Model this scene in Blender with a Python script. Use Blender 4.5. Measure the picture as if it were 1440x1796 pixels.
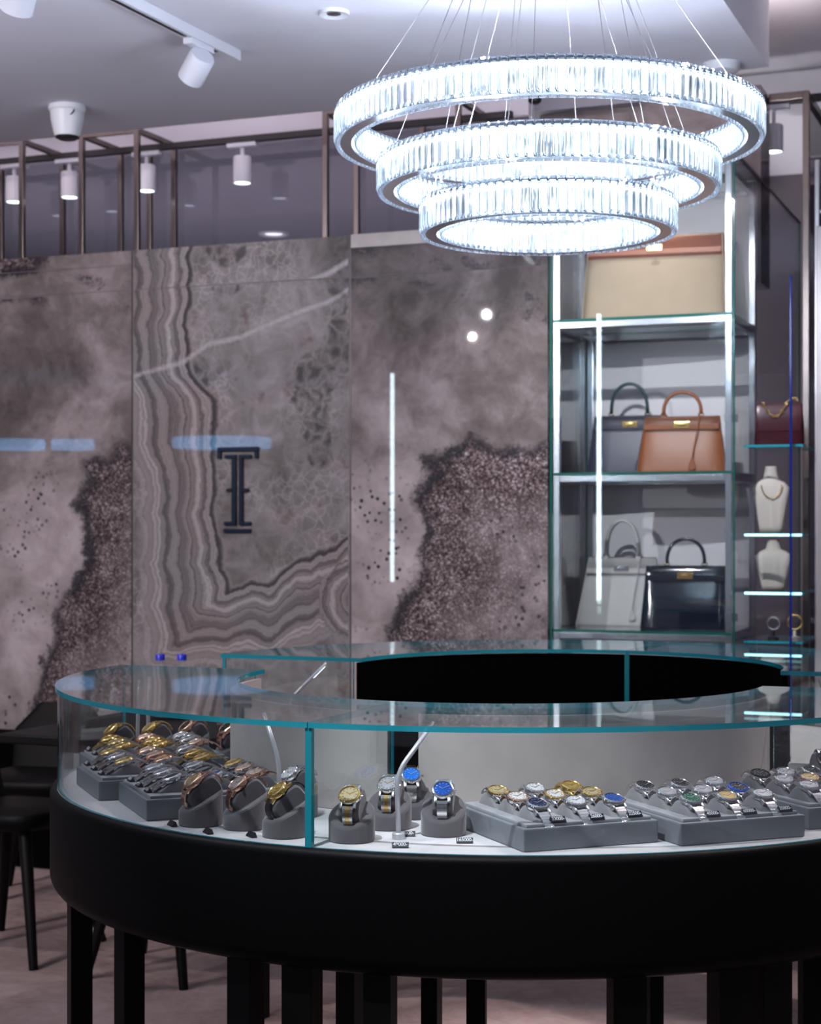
import bpy, bmesh, math, random
from math import sin, cos, pi, radians, sqrt, atan2
from mathutils import Vector, Matrix
random.seed(7)
for _o in list(bpy.data.objects): bpy.data.objects.remove(_o)
SC = bpy.context.scene
COL = SC.collection

# ------------------------------------------------------------------ camera
H = 1.35                                   # eye height
YAW = radians(21.5)
CC, SS = cos(YAW), sin(YAW)
FPX = 3000.0                               # focal length in pixels of the 1440 px wide frame
cam_d = bpy.data.cameras.new('camera')
cam = bpy.data.objects.new('camera', cam_d); COL.objects.link(cam)
cam.location = (0, 0, H)
cam.rotation_euler = (pi/2, 0, YAW)
cam_d.sensor_fit = 'HORIZONTAL'
cam_d.sensor_width = 24.0
cam_d.lens = FPX/1440*24.0
cam_d.shift_y = (930-898)/1440
cam_d.clip_start = 0.05
cam_d.dof.use_dof = True
cam_d.dof.focus_distance = 3.1
cam_d.dof.aperture_fstop = 6.0
SC.camera = cam

# ------------------------------------------------------------------ world, exposure
w = bpy.data.worlds.new('world'); SC.world = w; w.use_nodes = True
w.node_tree.nodes['Background'].inputs[0].default_value = (0.52, 0.51, 0.66, 1)
w.node_tree.nodes['Background'].inputs[1].default_value = 0.27
SC.view_settings.view_transform = 'Standard'
SC.view_settings.look = 'None'
SC.view_settings.exposure = 0.0
SC.view_settings.gamma = 1.0
SC.cycles.use_denoising = True
SC.cycles.max_bounces = 14
SC.cycles.transparent_max_bounces = 40
SC.cycles.transmission_bounces = 10
SC.cycles.glossy_bounces = 6
SC.cycles.diffuse_bounces = 3
SC.cycles.caustics_reflective = False
SC.cycles.caustics_refractive = False
SC.cycles.sample_clamp_indirect = 6.0
SC.cycles.blur_glossy = 0.5

def spot(name, loc, target, power, size=radians(60), blend=0.6, rad=0.04, col=(1, 1, 1)):
    d = bpy.data.lights.new(name, 'SPOT'); d.energy = power; d.spot_size = size; d.spot_blend = blend
    d.shadow_soft_size = rad; d.color = col
    o = bpy.data.objects.new(name, d); COL.objects.link(o); o.location = loc
    o.rotation_euler = (Vector(target)-Vector(loc)).to_track_quat('-Z', 'Y').to_euler()
    return o
def area(name, loc, target, power, sx, sy, col=(1, 1, 1)):
    d = bpy.data.lights.new(name, 'AREA'); d.energy = power; d.shape = 'RECTANGLE'; d.size = sx; d.size_y = sy; d.color = col
    o = bpy.data.objects.new(name, d); COL.objects.link(o); o.location = loc
    o.rotation_euler = (Vector(target)-Vector(loc)).to_track_quat('-Z', 'Y').to_euler()
    return o
# ceiling spots of the shop (out of the frame) aimed at the counter and the walls, with added fill lamps among them
COOL = (0.90, 0.92, 1.0)
spot('ceiling_or_fill_spot', (-1.35, 1.9, 2.80), (-1.03, 2.88, 0.85), 230, radians(30), 0.9, 0.03, COOL)
spot('ceiling_or_fill_spot', (-2.9, 2.6, 2.80), (-1.70, 3.05, 0.85), 75, radians(46), 0.7, 0.03, COOL)
spot('ceiling_or_fill_spot', (-0.2, 2.2, 2.80), (-0.55, 3.15, 0.85), 58, radians(46), 0.7, 0.03, COOL)
spot('ceiling_or_fill_spot', (-4.26, 0.06, 2.80), (-4.0, 6.07, 1.1), 430, radians(48), 0.9, 0.02, (1.0, 0.86, 0.86))
spot('ceiling_or_fill_spot', (-3.74, 1.25, 2.80), (-2.6, 6.07, 1.2), 260, radians(55), 0.9, 0.02, (0.95, 0.92, 1.0))
spot('ceiling_or_fill_spot', (-1.45, 4.6, 2.80), (-1.48, 6.5, 1.30), 135, radians(62), 0.8, 0.012, (0.95, 0.94, 1.0))
spot('ceiling_or_fill_spot', (-1.3, 4.9, 2.45), (-1.45, 6.6, 2.78), 30, radians(42), 0.8, 0.012, (1.0, 0.92, 0.90))  # added fill hanging below the ceiling, brightens the stone above the cabinet
area('cove_light', (-3.0, 5.84, 2.93), (-3.0, 5.84, 3.4), 16, 4.6, 0.10, (1.0, 0.85, 0.86))
area('cove_light', (0.3, 5.8, 2.93), (0.3, 5.8, 3.4), 8, 1.6, 0.10, (1.0, 0.9, 0.9))
area('floor_bounce_fill', (-3.5, 3.0, 1.75), (-3.5, 3.0, 2.8), 17, 1.8, 1.8, (0.84, 0.84, 1.0))  # unseen fill lamp added to brighten the ceiling, imitates bounce off the floor
spot('ceiling_or_fill_spot', (-0.2, 4.6, 2.9), (-1.0, 3.6, 0.0), 130, radians(100), 0.8, 0.03, (1.0, 0.84, 0.82))
spot('ceiling_or_fill_spot', (-3.6, 3.4, 2.8), (-3.0, 4.3, 0.0), 70, radians(90), 0.8, 0.03, (1.0, 0.86, 0.84))
spot('ceiling_or_fill_spot', (-1.179, 3.878, 2.79), (-1.179, 3.878, 0.0), 230, radians(35), 0.5, 0.03, (1.0, 0.86, 0.86))  # added lamp under the canopy, brightens the floor inside the counter ring
area('back_room_fill', (-0.2, 8.3, 0.5), (-0.3, 8.3, 3.0), 26, 1.2, 0.4, (1.0, 0.92, 0.98))  # unseen fill added to lift the space beyond the cabinet

# ------------------------------------------------------------------ helpers: where things stand
def onz(px, py, z):
    Z = FPX*(H-z)/(py-930); X = (px-720)/FPX*Z
    return CC*X-SS*Z, SS*X+CC*Z
def onv(px, py, v):
    t = v/(SS*(px-720)/FPX+CC); X = (px-720)/FPX*t
    return CC*X-SS*t, H+(930-py)/FPX*t
def onring(px, c, R):
    # nearest point of a vertical cylinder (centre c, radius R) in a viewing direction
    k = (px-720)/FPX; d = Vector((CC*k-SS, SS*k+CC)).normalized(); c = Vector(c)
    b = d.dot(c); q = b*b-(c.dot(c)-R*R)
    t = b-sqrt(max(q, 0)); p = d*t
    return p.x, p.y

def link(o, parent=None):
    COL.objects.link(o)
    if parent is not None: o.parent = parent
    return o
def thing(name, label, cat, loc=(0, 0, 0), rotz=0, group=None):
    o = bpy.data.objects.new(name, None); link(o); o.empty_display_size = 0.05
    o.location = loc; o.rotation_euler = (0, 0, rotz); o['label'] = label; o['category'] = cat
    if group: o['group'] = group
    return o
def tag(o, label, cat, group=None):
    o['label'] = label; o['category'] = cat
    if group: o['group'] = group
    return o
def obj(name, bm, mats, parent=None, smooth=False, angle=None, label=None):
    me = bpy.data.meshes.new(name); bm.normal_update(); bm.to_mesh(me); bm.free()
    for m in (mats if isinstance(mats, (list, tuple)) else [mats]): me.materials.append(m)
    if smooth:
        for p in me.polygons: p.use_smooth = True
        if angle is not None:
            try: me.set_sharp_from_angle(angle=radians(angle))
            except Exception: pass
    o = bpy.data.objects.new(name, me); link(o, parent)
    if label: o['label'] = label
    return o
def struct(name, bm, mats, **k):
    o = obj(name, bm, mats, **k); o['kind'] = 'structure'; return o
def tree(r, loc, rotz=None, label=None, group=None, rot=None):
    n = r.copy(); link(n); n.location = loc
    if rotz is not None: n.rotation_euler = (0, 0, rotz)
    if rot is not None: n.rotation_euler = rot
    if label: n['label'] = label
    if group: n['group'] = group
    def rec(a, b):
        for ch in list(a.children):
            c = ch.copy(); COL.objects.link(c); c.parent = b; rec(ch, c)
    rec(r, n)
    return n

def box(bm, x0, x1, y0, y1, z0, z1, bev=0, mi=0, mat=None):
    vs = [bm.verts.new(p) for p in ((x0,y0,z0),(x1,y0,z0),(x1,y1,z0),(x0,y1,z0),(x0,y0,z1),(x1,y0,z1),(x1,y1,z1),(x0,y1,z1))]
    fs = [bm.faces.new([vs[i] for i in q]) for q in ((0,3,2,1),(4,5,6,7),(0,1,5,4),(1,2,6,5),(2,3,7,6),(3,0,4,7))]
    for f in fs: f.material_index = mi
    if bev:
        es = list({e for f in fs for e in f.edges})
        r = bmesh.ops.bevel(bm, geom=es, offset=bev, segments=2, affect='EDGES', profile=0.6, material=mi)
        vs = list({v for f in r['faces'] for v in f.verts} | {v for v in vs if v.is_valid})
    if mat is not None: bmesh.ops.transform(bm, matrix=mat, verts=[v for v in vs if v.is_valid])
    return vs
def tube(bm, pts, r, n=10, closed=False, mi=0, radii=None, cap=True):
    pts = [Vector(p) for p in pts]; rings = []; N = len(pts); prev = None
    for i, p in enumerate(pts):
        if closed: t = (pts[(i+1) % N]-pts[i-1]).normalized()
        else: t = (pts[min(i+1, N-1)]-pts[max(i-1, 0)]).normalized()
        if prev is None:
            a = Vector((0, 0, 1)) if abs(t.z) < 0.9 else Vector((1, 0, 0))
            prev = t.cross(a).normalized()
        x = (prev-t*prev.dot(t)).normalized(); y = t.cross(x); prev = x
        rr = radii[i] if radii else r
        rings.append([bm.verts.new(p+x*cos(2*pi*k/n)*rr+y*sin(2*pi*k/n)*rr) for k in range(n)])
    M = N if closed else N-1
    for i in range(M):
        a, b = rings[i], rings[(i+1) % N]
        for k in range(n):
            f = bm.faces.new((a[k], a[(k+1) % n], b[(k+1) % n], b[k])); f.material_index = mi
    if not closed and cap:
        f = bm.faces.new(rings[0][::-1]); f.material_index = mi
        f = bm.faces.new(rings[-1]); f.material_index = mi
def lathe(bm, prof, n=32, mi=0, c=(0, 0), sx=1, sy=1):
    rings = []
    for r, z in prof:
        if r < 1e-6: rings.append([bm.verts.new((c[0], c[1], z))])
        else: rings.append([bm.verts.new((c[0]+cos(2*pi*k/n)*r*sx, c[1]+sin(2*pi*k/n)*r*sy, z)) for k in range(n)])
    for a, b in zip(rings, rings[1:]):
        if len(a) == 1 and len(b) == 1: continue
        for k in range(n):
            if len(a) == 1: f = bm.faces.new((a[0], b[(k+1) % n], b[k]))
            elif len(b) == 1: f = bm.faces.new((a[k], a[(k+1) % n], b[0]))
            else: f = bm.faces.new((a[k], a[(k+1) % n], b[(k+1) % n], b[k]))
            f.material_index = mi
def sector(bm, c, r0, r1, a0, a1, z0, z1, n=64, edge_mi=0, face_mi=0, wall_mi=None):
    """solid ring sector; face_mi on top/bottom, edge_mi on the four narrow sides, wall_mi on the curved sides"""
    if wall_mi is None: wall_mi = edge_mi
    full = abs(a1-a0) >= 2*pi-1e-4; m = n if full else n+1; S = []
    for i in range(m):
        a = a0+(a1-a0)*i/n; ca, sa = cos(a), sin(a)
        S.append([bm.verts.new((c[0]+r*ca, c[1]+r*sa, z)) for r, z in ((r0, z0), (r1, z0), (r1, z1), (r0, z1))])
    for i in range(n):
        a, b = S[i], S[(i+1) % m]
        for j, mi in ((0, face_mi), (1, wall_mi), (2, face_mi), (3, wall_mi)):
            k = (j+1) % 4
            f = bm.faces.new((a[j], b[j], b[k], a[k])); f.material_index = mi
    if not full:
        f = bm.faces.new(S[0]); f.material_index = edge_mi
        f = bm.faces.new(S[-1][::-1]); f.material_index = edge_mi
def loft(bm, secs, n=40, e=4.0, mi=0):
    """secs: (cx, cy, z, half width, half depth, exponent)"""
    R = []
    for s in secs:
        cx, cy, z, a, b = s[:5]; ee = s[5] if len(s) > 5 else e; ring = []
        for k in range(n):
            t = 2*pi*k/n; c_, s_ = cos(t), sin(t)
            ring.append(bm.verts.new((cx+a*math.copysign(abs(c_)**(2/ee), c_), cy+b*math.copysign(abs(s_)**(2/ee), s_), z)))
        R.append(ring)
    for a, b in zip(R, R[1:]):
        for k in range(n):
            f = bm.faces.new((a[k], a[(k+1) % n], b[(k+1) % n], b[k])); f.material_index = mi
    bm.faces.new(R[0][::-1]).material_index = mi; bm.faces.new(R[-1]).material_index = mi
def NB(): return bmesh.new()

# ------------------------------------------------------------------ materials
def mat(name, col, rough=0.5, metal=0.0, spec=0.5, emit=None, es=1.0, noise=0, nscale=50, bump=0, coat=0, sheen=0):
    m = bpy.data.materials.new(name); m.use_nodes = True; nt = m.node_tree
    b = nt.nodes['Principled BSDF']
    b.inputs['Base Color'].default_value = (*col, 1); b.inputs['Roughness'].default_value = rough
    b.inputs['Metallic'].default_value = metal; b.inputs['Specular IOR Level'].default_value = spec
    b.inputs['Coat Weight'].default_value = coat; b.inputs['Coat Roughness'].default_value = 0.05
    b.inputs['Sheen Weight'].default_value = sheen
    if emit: b.inputs['Emission Color'].default_value = (*emit, 1); b.inputs['Emission Strength'].default_value = es
    if noise or bump:
        tc = nt.nodes.new('ShaderNodeTexCoord'); n = nt.nodes.new('ShaderNodeTexNoise')
        n.inputs['Scale'].default_value = nscale; n.inputs['Detail'].default_value = 5
        nt.links.new(tc.outputs['Object'], n.inputs['Vector'])
        if noise:
            mx = nt.nodes.new('ShaderNodeMix'); mx.data_type = 'RGBA'
            mx.inputs[6].default_value = (*[c*(1-noise) for c in col], 1); mx.inputs[7].default_value = (*[min(1, c*(1+noise)) for c in col], 1)
            nt.links.new(n.outputs['Fac'], mx.inputs[0]); nt.links.new(mx.outputs[2], b.inputs['Base Color'])
        if bump:
            bp = nt.nodes.new('ShaderNodeBump'); bp.inputs['Strength'].default_value = bump; bp.inputs['Distance'].default_value = 0.002
            nt.links.new(n.outputs['Fac'], bp.inputs['Height']); nt.links.new(bp.outputs['Normal'], b.inputs['Normal'])
    return m
def glass_mat(name, tint=(0.93, 0.98, 0.97), ior=1.5, rough=0.0, refl=(1, 1, 1), extra=0.0):
    m = bpy.data.materials.new(name); m.use_nodes = True; nt = m.node_tree; nt.nodes.clear()
    out = nt.nodes.new('ShaderNodeOutputMaterial'); mx = nt.nodes.new('ShaderNodeMixShader')
    tr = nt.nodes.new('ShaderNodeBsdfTransparent'); tr.inputs[0].default_value = (*tint, 1)
    gl = nt.nodes.new('ShaderNodeBsdfGlossy'); gl.inputs[0].default_value = (*refl, 1); gl.inputs['Roughness'].default_value = rough
    fr = nt.nodes.new('ShaderNodeFresnel'); geo = nt.nodes.new('ShaderNodeNewGeometry')
    mr = nt.nodes.new('ShaderNodeMapRange'); mr.inputs[3].default_value = ior; mr.inputs[4].default_value = 1/ior
    nt.links.new(geo.outputs['Backfacing'], mr.inputs[0]); nt.links.new(mr.outputs[0], fr.inputs['IOR'])
    ad = nt.nodes.new('ShaderNodeMath'); ad.operation = 'ADD'; ad.use_clamp = True; ad.inputs[1].default_value = extra
    nt.links.new(fr.outputs[0], ad.inputs[0]); nt.links.new(ad.outputs[0], mx.inputs[0])
    nt.links.new(tr.outputs[0], mx.inputs[1]); nt.links.new(gl.outputs[0], mx.inputs[2]); nt.links.new(mx.outputs[0], out.inputs[0])
    return m
M = {}
M['glass'] = glass_mat('clear_glass', (0.965, 0.985, 0.98))
M['cab_glass'] = glass_mat('cabinet_glass', (0.97, 0.985, 0.985))
M['dark_glass'] = glass_mat('tinted_glass', (0.10, 0.10, 0.12), extra=0.30, refl=(0.62, 0.62, 0.72))
def edge_mat(name, col, e):
    m = bpy.data.materials.new(name); m.use_nodes = True; nt = m.node_tree; b = nt.nodes['Principled BSDF']
    b.inputs['Base Color'].default_value = (*col, 1); b.inputs['Roughness'].default_value = 0.12
    b.inputs['Transmission Weight'].default_value = e; b.inputs['IOR'].default_value = 1.4
    return m
M['edge'] = edge_mat('glass_edge_teal', (0.02, 0.36, 0.45), 0.25)
M['edge_green'] = edge_mat('glass_edge_green', (0.01, 0.14, 0.11), 0.2)
M['edge_blue'] = edge_mat('glass_edge_blue', (0.0, 0.02, 0.22), 0.2)
M['black'] = mat('black_leather', (0.0022, 0.0022, 0.0024), 0.5, spec=0.10, bump=0.15, nscale=300)
M['black_panel'] = mat('black_panel', (0.0010, 0.0010, 0.0012), 0.8, spec=0.03)
M['black_wood'] = mat('black_stained_wood', (0.0035, 0.003, 0.003), 0.5, spec=0.15)
M['deck'] = mat('deck_suede', (0.66, 0.64, 0.66), 0.85, noise=0.06, nscale=12)
M['suede'] = mat('grey_suede_panel', (0.50, 0.45, 0.43), 0.9, noise=0.14, nscale=14, sheen=0.2)
M['tray'] = mat('tray_leather', (0.20, 0.215, 0.24), 0.5, noise=0.05, nscale=80, bump=0.08)
M['tray_in'] = mat('tray_suede', (0.32, 0.325, 0.35), 0.9, sheen=0.2)
M['cushion'] = mat('cushion_suede', (0.235, 0.225, 0.24), 0.85, sheen=0.2)
M['stand'] = mat('stand_velvet', (0.105, 0.095, 0.105), 0.9, sheen=0.5, bump=0.1, nscale=400)
M['steel'] = mat('polished_steel', (0.78, 0.77, 0.78), 0.16, metal=1)
M['dsteel'] = mat('brushed_steel', (0.45, 0.43, 0.44), 0.30, metal=1)
M['gold'] = mat('yellow_gold', (0.90, 0.62, 0.22), 0.18, metal=1)
M['rose'] = mat('rose_gold', (0.85, 0.52, 0.38), 0.2, metal=1)
M['chrome'] = mat('chrome_frame', (0.66, 0.68, 0.72), 0.20, metal=1)
M['bronze'] = mat('bronze_post', (0.17, 0.145, 0.135), 0.30, metal=1)
M['white_paint'] = mat('white_ceiling_paint', (0.74, 0.73, 0.80), 0.85, spec=0.2)
M['white_plastic'] = mat('white_plastic', (0.80, 0.80, 0.84), 0.4)
M['white_metal'] = mat('white_powder_coat', (0.72, 0.72, 0.78), 0.35)
M['rod'] = mat('lamp_rod_aluminium', (0.62, 0.62, 0.66), 0.35, metal=0.4)
M['dark_plastic'] = mat('black_plastic', (0.012, 0.012, 0.014), 0.35)
M['tag'] = mat('price_tag_black', (0.006, 0.007, 0.012), 0.35)
M['digits'] = mat('price_digits_white', (0.75, 0.75, 0.8), 0.5)
M['navy'] = mat('navy_gloss_letters', (0.002, 0.008, 0.025), 0.22, spec=0.4)
M['lens'] = mat('lit_lens', (1, 1, 1), 0.5, emit=(0.85, 0.95, 1.0), es=5)
M['led'] = mat('led_tube', (1, 1, 1), 0.5, emit=(0.72, 0.92, 1.0), es=24)
M['ledblue'] = mat('shelf_led', (1, 1, 1), 0.5, emit=(0.25, 0.85, 1.0), es=2.2)
M['ring_led'] = mat('ring_led_strip', (1, 1, 1), 0.5, emit=(0.74, 0.88, 1.0), es=3.0)
def _led_modules():
    g = NT(M['ring_led']); b_ = g.nt.nodes['Principled BSDF']
    tc = g.n('ShaderNodeTexCoord').outputs['Object']; mp = g.n('ShaderNodeMapping'); mp.inputs['Scale'].default_value = (1, 1, 0.12); g.put(tc, mp.inputs['Vector'])
    f = g.noise(mp.outputs[0], 140, 3, 0.6)
    g.put(g.rng(f, 0.40, 0.60, 0.55, 4.0), b_.inputs['Emission Strength'])
M['diode'] = mat('ring_diode_line', (1, 1, 1), 0.5, emit=(0.70, 0.86, 1.0), es=22)
M['far_ring'] = mat('far_ring_led', (1, 1, 1), 0.5, emit=(0.16, 0.50, 1.0), es=5.5)
M['blue_cap'] = mat('blue_bottle_cap', (0.01, 0.02, 0.45), 0.4)
M['porcelain'] = mat('white_porcelain', (0.7, 0.7, 0.72), 0.2)
M['panel_grey'] = mat('light_grey_panel', (0.74, 0.72, 0.74), 0.7)
M['far_dark'] = mat('far_wall_dark', (0.16, 0.14, 0.16), 0.6)
M['leaf'] = mat('leaf_green', (0.02, 0.22, 0.01), 0.4)
def crystal_mat():
    m = bpy.data.materials.new('cut_crystal'); m.use_nodes = True; nt = m.node_tree; nt.nodes.clear()
    out = nt.nodes.new('ShaderNodeOutputMaterial'); mx = nt.nodes.new('ShaderNodeMixShader'); mx.inputs[0].default_value = 0.85
    tr = nt.nodes.new('ShaderNodeBsdfTransparent'); g = nt.nodes.new('ShaderNodeBsdfGlass')
    g.inputs['Color'].default_value = (0.93, 0.96, 1, 1); g.inputs['Roughness'].default_value = 0.03; g.inputs['IOR'].default_value = 1.5
    nt.links.new(tr.outputs[0], mx.inputs[1]); nt.links.new(g.outputs[0], mx.inputs[2]); nt.links.new(mx.outputs[0], out.inputs[0])
    return m
M['crystal'] = crystal_mat()

class NT:
    """small node-graph writer"""
    def __init__(s, m): s.nt = m.node_tree
    def n(s, t, **k):
        x = s.nt.nodes.new(t)
        for a, b in k.items(): setattr(x, a, b)
        return x
    def put(s, v, sock):
        if hasattr(v, 'links') or isinstance(v, bpy.types.NodeSocket): s.nt.links.new(v, sock)
        else: sock.default_value = v
    def math(s, op, a, b=0.0, c=None, clamp=False):
        x = s.n('ShaderNodeMath', operation=op, use_clamp=clamp); s.put(a, x.inputs[0]); s.put(b, x.inputs[1])
        if c is not None: s.put(c, x.inputs[2])
        return x.outputs[0]
    def noise(s, vec, scale, detail=4, rough=0.55, dist=0.0):
        x = s.n('ShaderNodeTexNoise'); s.put(vec, x.inputs['Vector']); x.inputs['Scale'].default_value = scale
        x.inputs['Detail'].default_value = detail; x.inputs['Roughness'].default_value = rough; x.inputs['Distortion'].default_value = dist
        return x.outputs['Fac']
    def voro(s, vec, scale, feature='F1', rnd=1.0):
        x = s.n('ShaderNodeTexVoronoi', feature=feature); s.put(vec, x.inputs['Vector']); x.inputs['Scale'].default_value = scale
        x.inputs['Randomness'].default_value = rnd
        return x.outputs['Distance']
    def ramp(s, f, stops, interp='LINEAR'):
        x = s.n('ShaderNodeValToRGB'); cr = x.color_ramp; cr.interpolation = interp
        while len(cr.elements) > 1: cr.elements.remove(cr.elements[-1])
        cr.elements[0].position = stops[0][0]; cr.elements[0].color = (*stops[0][1], 1)
        for p, c in stops[1:]:
            e = cr.elements.new(p); e.color = (*c, 1)
        s.put(f, x.inputs[0]); return x.outputs[0]
    def mix(s, f, a, b, mode='MIX'):
        x = s.n('ShaderNodeMix', data_type='RGBA', blend_type=mode); s.put(f, x.inputs[0])
        s.put(a if not isinstance(a, tuple) else (*a, 1), x.inputs[6]); s.put(b if not isinstance(b, tuple) else (*b, 1), x.inputs[7])
        return x.outputs[2]
    def rng(s, v, a, b, c=0.0, d=1.0, smooth=False):
        x = s.n('ShaderNodeMapRange', clamp=True)
        if smooth: x.interpolation_type = 'SMOOTHSTEP'
        s.put(v, x.inputs[0])
        for i, q in zip((1, 2, 3, 4), (a, b, c, d)): x.inputs[i].default_value = q
        return x.outputs[0]
    def attr(s, name):
        x = s.n('ShaderNodeAttribute', attribute_name=name); return x.outputs['Fac']

def marble_slab():
    m = bpy.data.materials.new('printed_onyx_slab'); m.use_nodes = True; g = NT(m)
    bs = m.node_tree.nodes['Principled BSDF']; bs.inputs['Roughness'].default_value = 0.012
    bs.inputs['Specular IOR Level'].default_value = 0.5
    geo = g.n('ShaderNodeTexCoord').outputs['Object']
    A = g.attr('agate'); D = g.attr('dark'); V = g.attr('vein'); B = g.attr('blot'); K = g.attr('kind')
    n1 = g.noise(geo, 2.2, 5, 0.6, 0.4); n2 = g.noise(geo, 9, 6, 0.65, 0.6); n3 = g.noise(geo, 70, 4, 0.75); n4 = g.noise(geo, 1.1, 3, 0.5)
    # ---- plain field, light warm grey with clouds
    base = g.ramp(g.math('ADD', g.math('ADD', g.math('MULTIPLY', n1, 0.72), g.math('MULTIPLY', n2, 0.28)), g.math('MULTIPLY', g.math('SUBTRACT', g.attr('pits'), 0.45), 0.13)),
                  [(0.32, (0.07, 0.062, 0.057)), (0.43, (0.155, 0.135, 0.13)), (0.51, (0.25, 0.222, 0.22)), (0.62, (0.40, 0.355, 0.355)), (0.72, (0.52, 0.47, 0.48))])
    # sparse dark pits
    pit = g.math('MULTIPLY', g.rng(g.voro(geo, 36), 0.22, 0.34, 1, 0), g.rng(g.noise(geo, 5.5, 3), 0.48, 0.60))
    pit = g.math('MULTIPLY', pit, g.attr('pits'))
    base = g.mix(pit, base, (0.035, 0.04, 0.05))
    # ---- granular dark zone
    gn = g.math('ADD', g.math('ADD', g.math('MULTIPLY', g.noise(geo, 95, 3, 0.75), 0.62), g.math('MULTIPLY', g.noise(geo, 240, 2, 0.6), 0.38)), g.math('MULTIPLY', g.math('SUBTRACT', n2, 0.5), 0.22))
    gr = g.ramp(gn, [(0.38, (0.014, 0.010, 0.010)), (0.47, (0.060, 0.042, 0.042)), (0.535, (0.13, 0.098, 0.096)), (0.60, (0.33, 0.29, 0.295)), (0.70, (0.60, 0.55, 0.57))])
    dd = g.math('ADD', D, g.math('MULTIPLY', g.math('SUBTRACT', n2, 0.5), 0.15))
    dd = g.math('ADD', dd, g.math('MULTIPLY', g.math('SUBTRACT', n3, 0.5), 0.06))
    inside = g.rng(dd, -0.004, 0.012, smooth=True)
    fade = g.rng(g.math('ADD', dd, g.math('MULTIPLY', g.math('SUBTRACT', n1, 0.5), 0.5)), 0.10, 0.42, 1.0, 0.25)
    plain = g.mix(g.math('MULTIPLY', inside, fade), base, gr)
    rim = g.math('MULTIPLY', g.math('MULTIPLY', g.rng(dd, -0.030, 0.0, smooth=True), g.rng(dd, 0.008, 0.05, 1, 0, True)), g.rng(g.noise(geo, 6, 4), 0.34, 0.54, 0.45, 1))
    plain = g.mix(g.math('MULTIPLY', rim, 0.92), plain, (0.022, 0.022, 0.026))
    # ---- agate bands
    aw = g.math('ADD', A, g.math('MULTIPLY', g.math('SUBTRACT', n2, 0.5), 0.055))
    aw = g.math('ADD', aw, g.math('MULTIPLY', g.math('SUBTRACT', n3, 0.5), 0.006))
    cmb = g.n('ShaderNodeCombineXYZ'); g.put(aw, cmb.inputs[0]); cmb.inputs[1].default_value = 3.3
    b1 = g.noise(cmb.outputs[0], 26, 5, 0.78); b2 = g.noise(cmb.outputs[0], 120, 2, 0.6)
    band = g.ramp(g.math('ADD', g.math('MULTIPLY', b1, 0.8), g.math('MULTIPLY', b2, 0.25)),
                  [(0.37, (0.04, 0.038, 0.038)), (0.44, (0.095, 0.09, 0.09)), (0.50, (0.20, 0.188, 0.186)), (0.56, (0.24, 0.225, 0.222)), (0.60, (0.42, 0.40, 0.40)), (0.65, (0.66, 0.64, 0.65))])
    pink = g.rng(g.noise(geo, 1.7, 2), 0.47, 0.62)
    band = g.mix(g.math('MULTIPLY', pink, 0.28), band, g.mix(1.0, band, (1.10, 0.86, 0.82), 'MULTIPLY'))
    cell = g.rng(g.voro(geo, 13, 'DISTANCE_TO_EDGE'), 0.0, 0.07, 1, 0)
    inner = g.ramp(g.math('ADD', g.math('MULTIPLY', n1, 0.4), g.math('MULTIPLY', n2, 0.6)),
                   [(0.34, (0.10, 0.094, 0.088)), (0.45, (0.165, 0.155, 0.15)), (0.54, (0.225, 0.21, 0.208)), (0.68, (0.31, 0.295, 0.30))])
    warp = g.n('ShaderNodeVectorMath', operation='ADD'); g.put(geo, warp.inputs[0])
    nc = g.n('ShaderNodeTexNoise'); g.put(geo, nc.inputs['Vector']); nc.inputs['Scale'].default_value = 14; nc.inputs['Detail'].default_value = 4
    sc = g.n('ShaderNodeVectorMath', operation='SCALE'); g.put(nc.outputs['Color'], sc.inputs[0]); sc.inputs['Scale'].default_value = 0.09
    g.put(sc.outputs[0], warp.inputs[1])
    cells = g.rng(g.voro(warp.outputs[0], 24, 'DISTANCE_TO_EDGE'), 0.0, 0.10, 1, 0)
    inner = g.mix(g.math('MULTIPLY', g.math('MULTIPLY', cells, 0.55), g.rng(g.noise(geo, 3.1, 2), 0.42, 0.6)), inner, (0.40, 0.38, 0.38))
    inner = g.mix(g.math('MULTIPLY', g.rng(g.noise(geo, 14, 4), 0.58, 0.70), 0.55), inner, (0.12, 0.072, 0.062))
    bl = g.rng(g.math('ADD', B, g.math('MULTIPLY', g.math('SUBTRACT', n2, 0.5), 1.6)), 0.42, 0.62, smooth=True)
    inner = g.mix(g.math('MULTIPLY', bl, g.rng(g.voro(warp.outputs[0], 17, 'DISTANCE_TO_EDGE'), 0.0, 0.30, 0.15, 0.9)), inner, (0.062, 0.060, 0.056))
    isb = g.rng(aw, 0.0, 0.015, smooth=True)
    far = g.rng(aw, 0.29, 0.34, 1, 0, True)
    ag = g.mix(g.math('MULTIPLY', isb, far), inner, band)
    vn = g.rng(g.math('ADD', V, g.math('ADD', g.math('MULTIPLY', g.math('SUBTRACT', n3, 0.5), 0.016), g.math('MULTIPLY', g.math('SUBTRACT', n2, 0.5), 0.02))), 0.0, 0.013, 1, 0)
    ag = g.mix(g.math('MULTIPLY', vn, 0.75), ag, (0.46, 0.44, 0.45))
    col = g.mix(K, plain, ag)
    warm = g.mix(1.0, col, (1.0, 0.97, 0.975), 'MULTIPLY')
    g.put(warm, bs.inputs['Base Color'])
    return m
M['marble'] = marble_slab()
_led_modules()
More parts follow.
